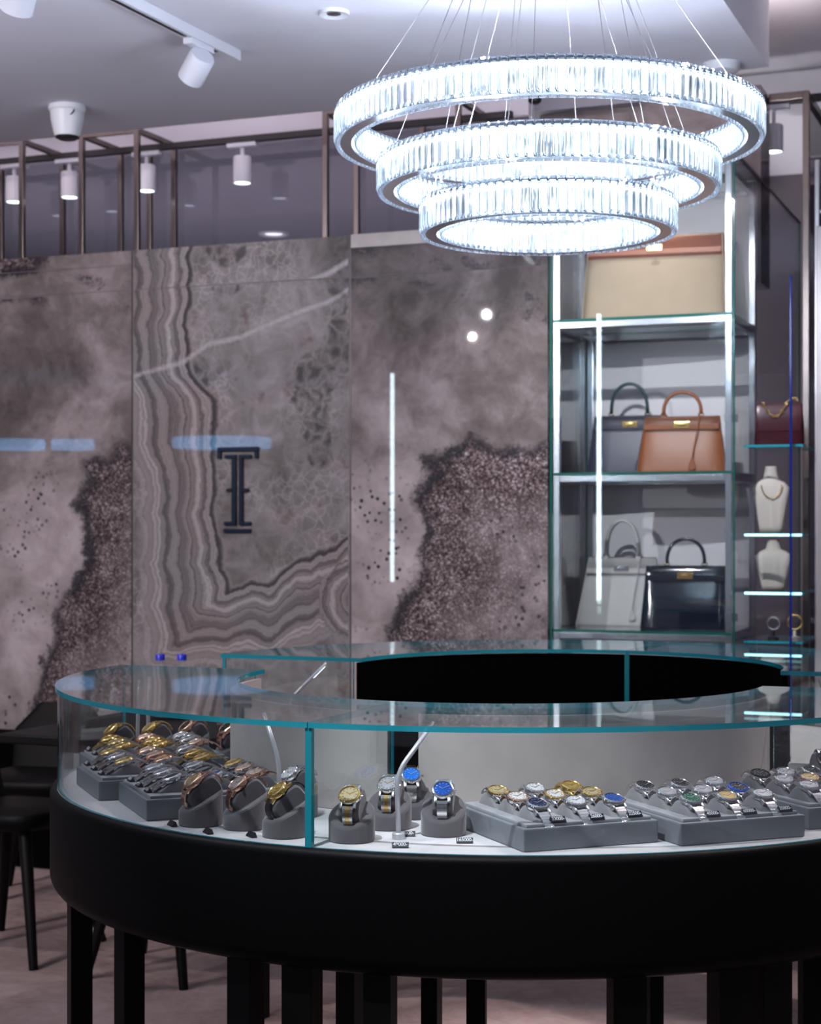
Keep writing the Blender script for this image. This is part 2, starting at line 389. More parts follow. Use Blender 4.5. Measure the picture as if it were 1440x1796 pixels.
def carpet():
    m = bpy.data.materials.new('taupe_carpet'); m.use_nodes = True; g = NT(m)
    bs = m.node_tree.nodes['Principled BSDF']; bs.inputs['Roughness'].default_value = 0.95; bs.inputs['Specular IOR Level'].default_value = 0.1
    geo = g.n('ShaderNodeTexCoord').outputs['Object']
    f = g.math('ADD', g.math('MULTIPLY', g.noise(geo, 1.6, 5, 0.6, 0.5), 0.6), g.math('MULTIPLY', g.noise(geo, 14, 5, 0.7, 1.0), 0.4))
    g.put(g.ramp(f, [(0.33, (0.17, 0.125, 0.12)), (0.47, (0.29, 0.215, 0.205)), (0.6, (0.37, 0.285, 0.275))]), bs.inputs['Base Color'])
    bp = g.n('ShaderNodeBump'); bp.inputs['Strength'].default_value = 0.4; bp.inputs['Distance'].default_value = 0.004
    g.put(g.noise(geo, 160, 2), bp.inputs['Height']); g.put(bp.outputs['Normal'], bs.inputs['Normal'])
    return m
M['carpet'] = carpet()

# ================================================================== THE SETTING
WV = 6.07                                   # plane of the stone wall and of the cabinet front
UL, UR = -1.84, -1.155                      # left and right side of the glass cabinet
HB, HU = 2.85, 3.20                         # dropped ceiling, upper ceiling
bm = NB(); box(bm, -12, 4, -5, 12.6, -0.05, 0); struct('floor', bm, M['carpet'])
bm = NB(); box(bm, -12, -0.95, -5, 5.58, HB, HU-0.001); struct('ceiling', bm, M['white_paint'])
bm = NB(); box(bm, -12, 4, -5, 9.2, HU, HU+0.05); struct('ceiling', bm, M['white_paint'])

def field_sdf(poly, x, y):
    ins = False; d = 1e9; n = len(poly)
    for i in range(n):
        x0, y0 = poly[i]; x1, y1 = poly[(i+1) % n]
        if (y0 > y) != (y1 > y) and x < (x1-x0)*(y-y0)/(y1-y0)+x0: ins = not ins
        dx, dy = x1-x0, y1-y0; t = max(0, min(1, ((x-x0)*dx+(y-y0)*dy)/(dx*dx+dy*dy)))
        d = min(d, math.hypot(x-x0-t*dx, y-y0-t*dy))
    return d if ins else -d
def lerp_tab(tab, x):
    if x <= tab[0][0]: return tab[0][1]
    for (a, b), (c, d) in zip(tab, tab[1:]):
        if x <= c: return b+(d-b)*(x-a)/(c-a)
    return tab[-1][1]
# outlines of the stone's figure, in its own drawing units (455 to the metre)
DARK = [(746,802),(795,790),(822,765),(870,785),(905,800),(960,775),(1150,780),(1150,1400),(600,1400),(683,1125),(690,1085),(715,1040),(738,1000),(748,975),(752,935),(745,905),(725,880),(735,860),(752,830)]
DARK2 = [(560,447),(665,447),(652,470),(655,492),(560,492)]
DARK3 = [(690,488),(800,505),(960,500),(1150,500),(1150,560),(960,565),(860,540),(790,528)]
LEFTC = [(425,345),(520,338),(600,340),(640,348),(700,378),(800,380),(880,390),(980,402),(1000,404),(1400,404)]
BOTC = [(395,1020),(440,1016),(470,1022),(495,1000),(520,985),(545,978),(560,960),(590,955),(617,930)]
VEIN = [(232,660),(275,648),(320,636),(365,604),(420,592),(470,570),(530,545),(575,530),(617,505)]
BLOTS = [(597,480,30,40),(600,580,26,60),(560,650,42,40),(545,700,30,50),(560,780,25,50),(360,860,14,40),(350,660,22,50),(400,500,30,20),(390,480,40,18),(500,440,60,18)]
def figure(u, z, v=WV):
    X = CC*u+SS*v; Z = -SS*u+CC*v
    return 720+FPX*X/Z, 930-FPX*(z-H)/Z
def stone_wall(name, u0, u1, z0, z1, v, nu, nz, v1, force=None):
    bm = NB(); lay = {k: bm.verts.layers.float.new(k) for k in ('agate', 'dark', 'vein', 'blot', 'kind', 'pits')}
    G = []
    for i in range(nu+1):
        u = u0+(u1-u0)*i/nu; row = []
        for j in range(nz+1):
            z = z0+(z1-z0)*j/nz; vt = bm.verts.new((u, v, z))
            kind = 1.0 if (-3.61 < u < -2.64 and force is None) else 0.0
            uu = u+1.50 if u < -3.61 else u
            zz = z-0.11 if z > 2.328 else z
            x, y = figure(uu, zz)
            vt[lay['kind']] = kind
            if kind:
                dl = lerp_tab(LEFTC, y)-x+9*abs(sin(y/31.0+0.8*sin(y/83.0)))-5; dl += 7*sin(y/54.0+x/60.0)
                db = y-lerp_tab(BOTC, x)+9*abs(sin(x/27.0+1.0))-5+6*sin(x/40.0+y/50.0)
                G_ = max(dl, db)/455.0
                r = math.hypot(x-632, y-1052)
                if r < 72: G_ = 0.05+(72-r)/455.0
                vt[lay['agate']] = G_; vt[lay['dark']] = -1
                dv = 1e9
                for (ax, ay), (bx, by) in zip(VEIN, VEIN[1:]):
                    t = max(0, min(1, ((x-ax)*(bx-ax)+(y-ay)*(by-ay))/((bx-ax)**2+(by-ay)**2)))
                    dv = min(dv, math.hypot(x-ax-t*(bx-ax), y-ay-t*(by-ay)))
                vt[lay['vein']] = dv/455.0
                vt[lay['blot']] = min(1.0, sum(math.exp(-((x-a)/c)**2-((y-b)/d)**2) for a, b, c, d in BLOTS))
            else:
                s = field_sdf(DARK, x, y)
                s = max(s, field_sdf(DARK2, x, y)); s = max(s, min(0.0, field_sdf(DARK3, x, y))-12)
                vt[lay['dark']] = s/455.0; vt[lay['agate']] = -1; vt[lay['vein']] = 1; vt[lay['blot']] = 0
                vt[lay['pits']] = max(0.0, min(1.0, (y-760)/110))
            row.append(vt)
        G.append(row)
    for i in range(nu):
        for j in range(nz): bm.faces.new((G[i][j], G[i+1][j], G[i+1][j+1], G[i][j+1]))
    # body of the wall behind its face
    box(bm, u0, u1, v+0.0005, v1, z0, z1)
    return struct(name, bm, M['marble'])
stone_wall('wall_back', -4.94, UL-0.006, 0, 2.49, WV, 250, 205, 6.44)
stone_wall('wall_back', UL-0.2, UR, 2.30, 3.06, 6.60, 70, 60, 6.8, force=0)
# stone return beside the cabinet
bm = NB(); box(bm, UL-0.2, UL-0.012, 6.45, 6.59, 0, 2.49); struct('wall_side', bm, M['marble'])
n = 0
for u in (-3.61, -2.64):
    n += 1; bm = NB(); box(bm, u-0.0025, u+0.0025, WV-0.0012, WV+0.002, 0, 2.488); struct('trim_%d' % n, bm, M['dark_plastic'])
for a, b, z in ((-4.9, -3.615, 2.328), (-3.605, -2.645, 2.328), (-2.635, UL-0.01, 2.328), (-4.9, -3.615, 2.43)):
    n += 1; bm = NB(); box(bm, a, b, WV-0.0010, WV+0.002, z, z+0.003); struct('trim_%d' % n, bm, M['stand'])
M['ledge'] = mat('stone_ledge', (0.30, 0.275, 0.27), 0.35, noise=0.25, nscale=20)
n += 1; bm = NB(); box(bm, -2.635, UL-0.01, WV-0.012, WV+0.05, 2.438, 2.492, 0.003); struct('trim_%d' % n, bm, M['ledge'])
# tinted glass strip above the stone, wall above it and the track in front
bm = NB(); box(bm, -6.4, UL-0.2, 6.45, 6.46, 2.30, 2.985); struct('window_1', bm, glass_mat('smoke_tinted_glass', (0.50, 0.48, 0.52), extra=0.02, refl=(0.6, 0.6, 0.7)))
bm = NB(); box(bm, -6.4, UL-0.2, 6.45, 6.52, 2.99, HU); struct('wall_back', bm, M['white_paint'])
# ceiling of the neighbouring room seen through that glass, in two steps
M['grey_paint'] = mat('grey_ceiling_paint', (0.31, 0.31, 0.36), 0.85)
bm = NB(); box(bm, -12, -1.62, 6.53, 9.1, 3.02, 3.12); struct('ceiling', bm, M['grey_paint'])
bm = NB(); box(bm, -12, -1.62, 9.11, 12.5, 2.94, 3.12); struct('ceiling', bm, M['grey_paint'])
bm = NB(); box(bm, -12, -1.62, 12.52, 12.6, 0, 2.93); struct('wall_back', bm, M['far_dark'])
area('neighbour_room_fill', (-4.0, 7.6, 1.2), (-4.0, 8.4, 3.0), 85, 3.5, 0.8, (1.0, 0.96, 1.0))  # unseen upward fill added behind the stone wall to brighten this ceiling
# dark depth of the shop beyond the cabinet
bm = NB(); box(bm, -1.6, 4, 9.0, 9.1, 0, HU); struct('wall_back', bm, M['far_dark'])
bm = NB(); box(bm, 1.0, 1.1, 5.6, 9.0, 0, HU); struct('wall_right', bm, M['far_dark'])
# tinted glass partition behind the cabinet on the right
bm = NB(); box(bm, UR+0.01, 0.9, 7.70, 7.712, 0.0, 3.00); struct('window_2', bm, glass_mat('smoked_glass', (0.42, 0.40, 0.46), extra=0.10, refl=(0.8, 0.75, 0.8)))
M['soffit'] = mat('partition_header', (0.42, 0.40, 0.42), 0.6)
bm = NB(); box(bm, UR+0.01, 0.95, 7.66, 7.76, 3.00, HU); struct('trim_20', bm, M['soffit'])
n += 1; bm = NB(); box(bm, -0.62, -0.585, 6.12, 6.16, 0, 3.0)

# bronze portal frames over the stone wall
def portal(u0, u1, label, back=True, z0=2.492, zt=3.0, v0=6.10, v1=6.40, right=True):
    t = thing('portal_frame', label, 'metal frame', (u0, v0, z0), 0, 'bronze portal frames above the stone wall')
    W = 0.022
    def part(nm, a):
        b = NB(); box(b, *a, 0.002); obj(nm, b, M['bronze'], t)
    D = u1-u0; h = zt-z0; dv = v1-v0
    part('post', (0, W, 0, W, 0, h))
    if right: part('post', (D-W, D, 0, W, 0, h))
    part('top_rail', (W, D-W if right else D, 0, W, h-W, h))
    part('cross_rail', (0, W, W, dv, h-W, h))
    if right: part('cross_rail', (D-W, D, W, dv, h-W, h))
    if back:
        part('post', (0, W, dv-W, dv, 0, h-W))
        if right: part('post', (D-W, D, dv-W, dv, 0, h-W))
        part('post', (D/2, D/2+W, dv-W, dv, 0, h-W))
    return t
portal(-4.84, -4.156, 'bronze portal frame at the far left end above the stone wall', v1=6.43)
portal(-3.885, -3.60, 'narrow bronze portal frame beside the white dome camera', v1=6.43)
portal(-2.775, -2.20, 'wide bronze portal frame seen behind the left of the crystal rings', v1=6.43)
# tall frame right of the cabinet
t = thing('portal_frame', 'tall bronze frame standing right of the glass cabinet', 'metal frame', (-1.02, 6.75, 0))
for nm, a in (('post', (0.0, 0.025, 0, 0.03, 0, 3.06)), ('top_rail', (-0.13, 0.0, 0, 0.03, 3.03, 3.06)), ('cross_rail', (0.0, 0.025, 0.03, 0.5, 3.03, 3.06)), ('top_rail', (0.025, 0.9, 0.5, 0.53, 2.98, 3.01))):
    b = NB(); box(b, *a, 0.002); obj(nm, b, M['bronze'], t)

# ------------------------------------------------------------------ ceiling fittings
def canister_spot(name_label, loc, group, tilt=0, yaw=0, r=0.036, h=0.11, drop=0.05, aim=None):
    t = thing('track_spotlight', name_label, 'spotlight', loc, yaw, group)
    b = NB(); box(b, -0.065, 0.065, -0.016, 0.016, -0.018, 0, 0.003); obj('adapter', b, M['white_metal'], t)
    b = NB(); tube(b, [(0, 0, -0.018), (0, 0, -0.018-drop)], 0.008); obj('arm', b, M['white_metal'], t)
    R = Matrix.Translation((0, 0, -0.02-drop)) @ Matrix.Rotation(tilt, 4, 'Y')
    if aim is not None:
        av = Matrix.Rotation(-yaw, 3, 'Z') @ Vector(aim).normalized(); qm = Vector((0, 0, -1)).rotation_difference(av).to_matrix().to_4x4()
        R = Matrix.Translation(Vector((0, 0, -0.03-drop))-av*0.03) @ qm
    b = NB(); lathe(b, [(0, 0.0), (r*0.9, 0.0), (r, -0.006), (r, -h), (r-0.004, -h), (r-0.004, -h+0.012), (0, -h+0.012)], 36)
    bmesh.ops.transform(b, matrix=R, verts=b.verts); obj('head', b, M['white_metal'], t, True, 40)
    b = NB(); lathe(b, [(0, -h+0.006), (r-0.005, -h+0.006), (r-0.005, -h+0.004), (0, -h+0.004)], 30)
    bmesh.ops.transform(b, matrix=R, verts=b.verts); obj('lens', b, M['lens'], t, label='glowing white lens')
    return t
# track over the room (left)
TZ = HB-0.033
p1 = onz(414, 108, TZ); p0 = onz(205, 3, TZ)
d = Vector(p1)-Vector(p0); ang = atan2(d.y, d.x); L = d.length+1.2
t = thing('lighting_track', 'white lighting track running across the ceiling at upper left', 'lighting track', (p1[0], p1[1], HB), ang)
b = NB(); box(b, -L, 0, -0.018, 0.018, -0.033, 0, 0.002); obj('rail', b, M['white_metal'], t)
b = NB(); box(b, -L, -0.30, -0.006, 0.006, -0.0345, -0.032); box(b, -0.17, -0.12, -0.006, 0.006, -0.0345, -0.032); obj('slot', b, M['dark_plastic'], t, label='dark slot along the underside')
t2 = canister_spot('white cylinder spotlight hanging tilted near the end of the ceiling track', (p1[0]-cos(ang)*0.225, p1[1]-sin(ang)*0.225, HB-0.0335), 'spotlights on the ceiling', 0, ang, 0.040, 0.092, 0.030, aim=(-0.5*CC-0.62*SS, -0.5*SS+0.62*CC, -0.62))
q = onz(40, -35, HB-0.06)
canister_spot('white spotlight cut off by the top left corner of the picture', (q[0], q[1], HB-0.0), 'spotlights on the ceiling', 0, YAW, 0.045, 0.115, 0.03, aim=(-0.35*CC-0.6*SS, -0.35*SS+0.6*CC, -0.75))
# dome camera
q = onz(118, 186, HB)
t = thing('dome_camera', 'white turret security camera hanging under the ceiling at left', 'security camera', (q[0], q[1], HB))
b = NB(); lathe(b, [(0, 0), (0.064, 0), (0.066, -0.008), (0.066, -0.016), (0.060, -0.022), (0.058, -0.05), (0.050, -0.085), (0.044, -0.108), (0, -0.108)], 48); obj('housing', b, M['white_plastic'], t, True, 35)
b = NB(); lathe(b, [(0, -0.1085), (0.041, -0.1085), (0.042, -0.113), (0.030, -0.119), (0, -0.120)], 36); obj('lens_window', b, M['dark_plastic'], t, True, label='black lens window')
b = NB(); tube(b, [(0.012+0.040*sin(0.26*k), -0.052+0.005*k-0.0004*k*k, -0.060+0.006*k) for k in range(7)], 0.0025, 6); obj('seam', b, M['dark_plastic'], t)
# recessed downlights
def downlight(px, py, z, label, r=0.055, lit=False):
    q = onz(px, py, z)
    t = thing('downlight', label, 'downlight', (q[0], q[1], z))
    b = NB(); lathe(b, [(0, -0.002), (r*0.5, -0.002), (r*0.62, -0.004), (r*0.95, -0.010), (r, -0.006), (r, 0)], 40); obj('trim_ring', b, M['white_plastic'], t, True, 30)
    b = NB(); lathe(b, [(0, -0.0065), (r*0.45, -0.0065), (r*0.45, -0.003)], 30); obj('bulb', b, M['lens'] if lit else M['dsteel'], t)
downlight(586, 21, HB, 'small round recessed downlight left of the chandelier wires', 0.045)
t = thing('smoke_detector', 'flat white round detector on the ceiling right above the top crystal ring', 'smoke detector', (*onz(1266, 112, HB), HB))
b = NB(); lathe(b, [(0, 0), (0.06, 0), (0.06, -0.012), (0.052, -0.026), (0.03, -0.032), (0, -0.032)], 40); obj('housing', b, M['white_plastic'], t, True, 35)
q = onz(480, 409, 3.02)
t = thing('downlight', 'lit round downlight beyond the glass strip above the middle stone panel', 'downlight', (q[0], q[1], 3.02))
b = NB(); lathe(b, [(0.05, -0.004), (0.075, -0.012), (0.085, -0.006), (0.085, 0)], 40); obj('trim_ring', b, M['white_plastic'], t, True, 30)
b = NB(); lathe(b, [(0, -0.005), (0.05, -0.005), (0.05, -0.002)], 30); obj('bulb', b, M['lens'], t)
# track and spots in front of the glass strip
t = thing('lighting_track', 'black lighting track along the top of the glass strip', 'lighting track', (-4.6, 6.275, 2.965))
b = NB(); box(b, -0.6, 2.55, -0.014, 0.014, -0.026, 0.0, 0.002); obj('rail', b, M['dark_plastic'], t)
for px, lb in ((25, 'white spotlight hanging in front of the glass strip, at the far left edge'), (122, 'white spotlight in front of the glass strip, below the dome camera'), (257, 'white spotlight beside the right post of the narrow bronze frame'), (425, 'white spotlight hanging alone over the middle stone panel')):
    u = onv(px, 290, 6.275)[0]
    canister_spot(lb, (u, 6.275, 2.938), 'spotlights in front of the glass strip', 0, 0, 0.037, 0.11, 0.035)
u = onv(1203+0, 240, 6.9)[0]
t = thing('lighting_track', 'dark lighting track on the upper ceiling at right', 'lighting track', (-0.83, 6.2, HU))
b = NB(); box(b, -0.014, 0.014, -1.6, 0.55, -0.02, 0.0, 0.002); obj('rail', b, M['dsteel'], t)
u = onv(1357, 250, 7.0)[0]
canister_spot('white spotlight at the right, in front of the smoked glass partition', (u, 7.0, 3.075), None, 0, 0, 0.038, 0.11, 0.06)
b = NB(); box(b, -0.5, 0.9, -0.014, 0.014, -0.03, 0.0, 0.002); t = thing('lighting_track', 'lighting track hung before the smoked glass partition', 'lighting track', (u, 7.0, 3.105)); obj('rail', b, M['dark_plastic'], t)
q = onv(938, 172, 5.9)
t = thing('bullet_camera', 'small black round camera seen just under the top crystal ring', 'security camera', (q[0], 5.9, q[1]))
b = NB(); lathe(b, [(0, 0.02), (0.015, 0.018), (0.024, 0.006), (0.024, -0.012), (0.016, -0.02), (0, -0.02)], 28); obj('housing', b, M['dark_plastic'], t, True)
b = NB(); tube(b, [(0, 0, 0.018), (0, 0, HU-q[1])], 0.006); obj('mount', b, M['white_metal'], t)

# ================================================================== THE CHANDELIER
CHU, CHV = -1.179, 3.878
ch = thing('ring_chandelier', 'three tier crystal ring chandelier hanging over the glass counter', 'chandelier', (CHU, CHV, HB))
def crystal_mesh():
    b = NB(); w_, h_, d_ = 0.0092, 0.0405, 0.0055          # a flat baguette with bevelled faces and pyramid tips
    P = {}
    def ring(z, a, c, f): return [b.verts.new(p) for p in ((-a, -c, z), (-a*0.55, -f, z), (a*0.55, -f, z), (a, -c, z), (a, c, z), (a*0.55, f, z), (-a*0.55, f, z), (-a, c, z))]
    secs = [ring(-h_, w_, 0.0008, 0.001), ring(-h_+0.002, w_, 0.0015, 0.002), ring(-h_+0.012, w_, 0.0018, d_), ring(h_-0.012, w_, 0.0018, d_), ring(h_-0.002, w_, 0.0015, 0.002), ring(h_, w_, 0.0008, 0.001)]
    for x, y in zip(secs, secs[1:]):
        for k in range(8): b.faces.new((x[k], x[(k+1) % 8], y[(k+1) % 8], y[k]))
    b.faces.new(secs[0][::-1]); b.faces.new(secs[-1])
    me = bpy.data.meshes.new('crystal'); b.normal_update(); b.to_mesh(me); b.free(); me.materials.append(M['crystal']); return me
cme = crystal_mesh()
spots_ = []
RINGS = [(0.50, 2.257), (0.40, 2.145), (0.299, 2.046)]
for R, zb in RINGS:
    zc = zb+0.0405
    for rr, nn in ((R, round(2*pi*R/0.0200)), (R-0.046, round(2*pi*(R-0.046)/0.0200))):
        for k in range(nn):
            a = 2*pi*(k+0.5)/nn; x, y = cos(a)*rr, sin(a)*rr
            dist = math.hypot(CHU+x, CHV+y) - (2 if rr == R else 0)
            spots_.append((dist, a, x, y, zc-HB, rr == R))
spots_.sort(key=lambda s: s[0])
rest = NB()
for i, (dd, a, x, y, z, outer) in enumerate(spots_):
    T = Matrix.Translation((x, y, z)) @ Matrix.Rotation(a+pi/2, 4, 'Z')
    if i < 100:
        o = bpy.data.objects.new('crystal', cme); link(o, ch); o.matrix_local = T
    else:
        n0 = len(rest.verts); rest.from_mesh(cme); rest.verts.ensure_lookup_table()
        bmesh.ops.transform(rest, matrix=T, verts=rest.verts[n0:])
o = obj('crystals', rest, M['crystal'], ch); o['kind'] = 'stuff'
for i, (R, zb) in enumerate(RINGS):
    b = NB(); z = zb-HB; n_ = 128
    sector(b, (0, 0), R-0.036, R-0.010, 0, 2*pi, z+0.003, z+0.008, n_)
    sector(b, (0, 0), R-0.036, R-0.010, 0, 2*pi, z+0.070, z+0.076, n_)
    fr = obj('ring_frame', b, M['chrome'], ch, True, 40)
    b = NB(); sector(b, (0, 0), R-0.027, R-0.019, 0, 2*pi, z+0.014, z+0.062, n_)
    obj('light_strip', b, M['ring_led'], fr)
    b = NB(); sector(b, (0, 0), R-0.029, R-0.017, 0, 2*pi, z+0.0630, z+0.0665, n_); obj('diode_line', b, M['diode'], fr)
    for k in range(6):
        a = 2*pi*(k+0.5)/6
        d_ = bpy.data.lights.new('ring_fill_light', 'POINT'); d_.energy = 6.5; d_.shadow_soft_size = 0.004; d_.color = (0.74, 0.84, 1.0)  # point lamps added above each ring to brighten ceiling and room
        lo = bpy.data.objects.new('ring_fill_light', d_); link(lo, ch); lo.location = (cos(a)*(R-0.023), sin(a)*(R-0.023), z+0.087)
    nw = (6, 6, 5)[i]
    for k in range(nw):
        a = 2*pi*(k+0.25+0.31*i)/nw
        b = NB(); tube(b, [(cos(a)*(R-0.023), sin(a)*(R-0.023), z+0.074), (cos(a)*0.14, sin(a)*0.14, -0.03)], 0.0009, 6); obj('suspension_wire', b, M['dsteel'], ch)
b = NB(); lathe(b, [(0, 0), (0.17, 0), (0.17, -0.035), (0.165, -0.04), (0, -0.04)], 48); obj('canopy', b, M['chrome'], ch, True, 40)

# ================================================================== GLASS CABINET WITH HANDBAGS
cab = thing('glass_display_cabinet', 'tall glass and chrome cabinet with handbags on three shelves', 'display cabinet', (UL, WV, 0))
CW = UR-UL; CD = 0.50; CTOP = 2.69; PW = 0.024
SH = (0.985, 1.562, 2.128)                        # shelf levels
def cpart(nm, a, m, bev=0.0, label=None, par=None):
    b = NB(); box(b, *a, bev); return obj(nm, b, m, par or cab, label=label)
for x0 in (0.012, CW-PW-0.012):
    for y0 in (0.012, CD-PW):
        cpart('post', (x0, x0+PW, y0, y0+PW, 0.0, CTOP-0.01), M['chrome'], 0.002)
for k, z in enumerate(SH+(0.10, CTOP-0.03)):
    for y0 in (0.012, CD-PW): cpart('cross_rail', (0.012+PW, CW-PW-0.012, y0, y0+PW, z-0.034, z-0.010), M['chrome'], 0.002)
    for x0 in (0.012, CW-PW-0.012): cpart('side_rail', (x0, x0+PW, 0.012+PW, CD-PW, z-0.034, z-0.010), M['chrome'], 0.002)
def slab_glass(nm, x0, x1, y0, y1, z0, z1, em, face_axis, par=None, gm=None):
    """sheet of glass: broad faces clear, narrow faces tinted"""
    b = NB(); box(b, x0, x1, y0, y1, z0, z1)
    b.normal_update()
    for f in b.faces: f.material_index = 0 if abs(f.normal[face_axis]) > 0.9 else 1
    return obj(nm, b, [gm or M['cab_glass'], em], par)
for z in SH: slab_glass('glass_shelf', 0.014, CW-0.014, 0.010, CD-0.002, z-0.010, z, M['edge_green'], 2, cab)
slab_glass('front_glass', 0.0, CW, 0.0, 0.008, 0.02, CTOP, M['edge_green'], 1, cab)
slab_glass('side_glass', 0.0, 0.008, 0.010, CD, 0.02, CTOP, M['edge_green'], 0, cab)
slab_glass('side_glass', CW-0.008, CW, 0.010, 1.52, 0.02, CTOP, M['edge_green'], 0, cab)
cpart('top_panel', (0.0, CW, 0.010, CD, CTOP, CTOP+0.012), M['dark_plastic'])
cpart('top_rim', (CW-0.010, CW+0.002, CD, 1.52, CTOP, CTOP+0.008), M['dark_plastic'], label='thin black rim over the long side glass')
cpart('base_panel', (0.0, CW, 0.0, CD, 0.0, 0.019), M['panel_grey'])
cpart('lower_front', (0.02, CW-0.02, 0.09, 0.11, 0.09, 0.94), M['panel_grey'])
cpart('back_panel', (0.008, CW-0.012, CD-0.001, CD+0.015, 0.02, CTOP-0.002), M['panel_grey'])
for z in (2.36, 1.74, 1.02):
    h = cpart('hinge', (CW-0.055, CW-0.009, 0.10, 0.115, z, z+0.03), M['chrome'], 0.002)
    b = NB(); tube(b, [(CW-0.03, 0.108, z-0.006), (CW-0.03, 0.108, z+0.036)], 0.005); obj('pin', b, M['chrome'], h)
spot('cabinet_light', (UL+0.32, WV+0.15, CTOP-0.012), (UL+0.34, WV+0.33, 1.2), 6, radians(120), 0.5, 0.006, (0.95, 0.96, 1.0))
b = NB(); lathe(b, [(0, -0.001), (0.022, -0.001), (0.03, -0.006), (0.03, 0)], 24, c=(0.32, 0.15)); bmesh.ops.translate(b, vec=(0, 0, CTOP), verts=b.verts); dl = obj('lamp', b, M['white_plastic'], cab)

def leather(name, col, rough=0.38, spec=0.5, coat=0.0, bump=0.25):
    return mat(name, col, rough, spec=spec, coat=coat, noise=0.10, nscale=9, bump=bump)
def handbag(name, label, loc, yaw, W, Ht, D, lm, hm, top=0.78, handle_h=0.13, flap=True, gold=M['gold'], trimm=None, handles=1, tag_strap=True, flapm=None, hoff=0.0):
    """structured flap bag: W foot width, Ht height, D depth; top = width at the rim as a share of W"""
    t = thing(name, label, 'handbag', loc, yaw, 'handbags on the cabinet shelves')
    fm = flapm or lm; a0, a1 = W/2, W*top/2; b0, b1 = D/2, D*0.16
    def half(z):
        s = z/Ht; return a0+(a1-a0)*s, b0+(b1-b0)*(s**1.1)
    secs = []
    for s in (0.0, 0.015, 0.05, 0.12, 0.25, 0.4, 0.55, 0.7, 0.85, 0.95, 1.0):
        a, b_ = half(s*Ht); bul = 1+0.035*sin(pi*min(1, s*1.5)); k = 0.985 if s == 0 else 1
        secs.append((0, 0, s*Ht, a*k, b_*bul*k, 5.0 if s < 0.5 else 5.5))
    b = NB(); loft(b, secs, 64)
    body = obj('body', b, lm, t, True, 50)
    # gussets: folded side seams
    for sg in (-1, 1):
        b = NB(); tube(b, [(sg*(half(z)[0]-0.004), -half(z)[1]*0.80, z) for z in [Ht*k/14 for k in range(0, 15)]], 0.0032, 6); obj('piping', b, lm, body)
    if flap:
        # flap: sheet lying over the top and the upper front
        def sheet(nm, zt0, x_share, th, m, z_list, wrap=True):
            b = NB(); rows = []
            N = 24
            pts = []
            if wrap: pts += [(Ht*0.86, 1)]
            if wrap: pts += [(Ht+0.004, 0.6), (Ht+0.006, 0), (Ht+0.003, -0.7)]
            pts += [(z, -1) for z in z_list]
            for z, sd in pts:
                zz = min(z, Ht); a, bb = half(zz); row = []
                for k in range(N+1):
                    x = (-1+2*k/N)
                    prof = (1-abs(x)**5.5)**(1/5.5) if abs(x) < 1 else 0
                    bul = 1+0.035*sin(pi*min(1, zz/Ht*1.5))
                    yy = sd*(bb*bul*max(prof, 0.72)+th)
                    row.append((x*a*x_share, yy, z))
                rows.append(row)
            V = [[b.verts.new(p) for p in r] for r in rows]
            for i in range(len(V)-1):
                for k in range(N): b.faces.new((V[i][k], V[i+1][k], V[i+1][k+1], V[i][k+1]))
            bmesh.ops.solidify(b, geom=b.faces[:], thickness=0.0022)
            bmesh.ops.recalc_face_normals(b, faces=b.faces[:])
            return obj(nm, b, m, t, True, 40)
        sheet('flap', Ht, 1.0, 0.0035, fm, [Ht*k for k in (0.97, 0.9, 0.82, 0.75)])
        # belt across the flap
        zs = Ht*0.84; a, bb = half(zs); zb_ = Ht*0.78
        b = NB()
        box(b, -a*0.97, a*0.97, -bb*1.03-0.0105, -bb*1.03-0.0065, zb_, zb_+0.020, 0.001); obj('belt', b, fm, t)
        pl = NB(); box(pl, -0.028, 0.030, -bb*1.03-0.0125, -bb*1.03-0.0105, zs-0.006, zs+0.016, 0.0008); cl = obj('clasp_plate', pl, gold, t, label='metal clasp plate')
        b = NB(); lathe(b, [(0, 0), (0.007, 0), (0.007, 0.006), (0, 0.007)], 18); bmesh.ops.transform(b, matrix=Matrix.Translation((0, -bb*1.03-0.0125, zs+0.006)) @ Matrix.Rotation(pi/2, 4, 'X'), verts=b.verts); box(b, -0.013, 0.013, -bb*1.03-0.022, -bb*1.03-0.018, zs+0.003, zs+0.009, 0.001)
        obj('turnlock', b, gold, cl, True, 40)
    # handles
    for hi in range(handles):
        hy = (-b1*0.75 if hi == 0 else b1*0.75) if handles > 1 else -b1*0.2
        hw = W*0.21
        pts = []
        for k in range(25):
            u = pi*k/24
            pts.append((hoff-hw*cos(u)*(1.0 if handles == 1 else 0.85), hy, Ht+0.012+handle_h*sin(u)**0.75))
        b = NB(); tube(b, pts, 0.0068, 10); hd = obj('handle', b, hm, t, True)
        for sg in (-1, 1):
            b = NB(); x = hoff+sg*hw*(1.0 if handles == 1 else 0.85)
            tube(b, [(x+0.010*cos(q), hy, Ht+0.010+0.010*sin(q)) for q in [2*pi*j/14 for j in range(14)]], 0.0022, 6, closed=True); obj('ring', b, gold, hd, True)
            b = NB(); box(b, x-0.009, x+0.009, hy-0.006, hy+0.006, Ht-0.012, Ht+0.008, 0.001); obj('tab', b, fm, hd)
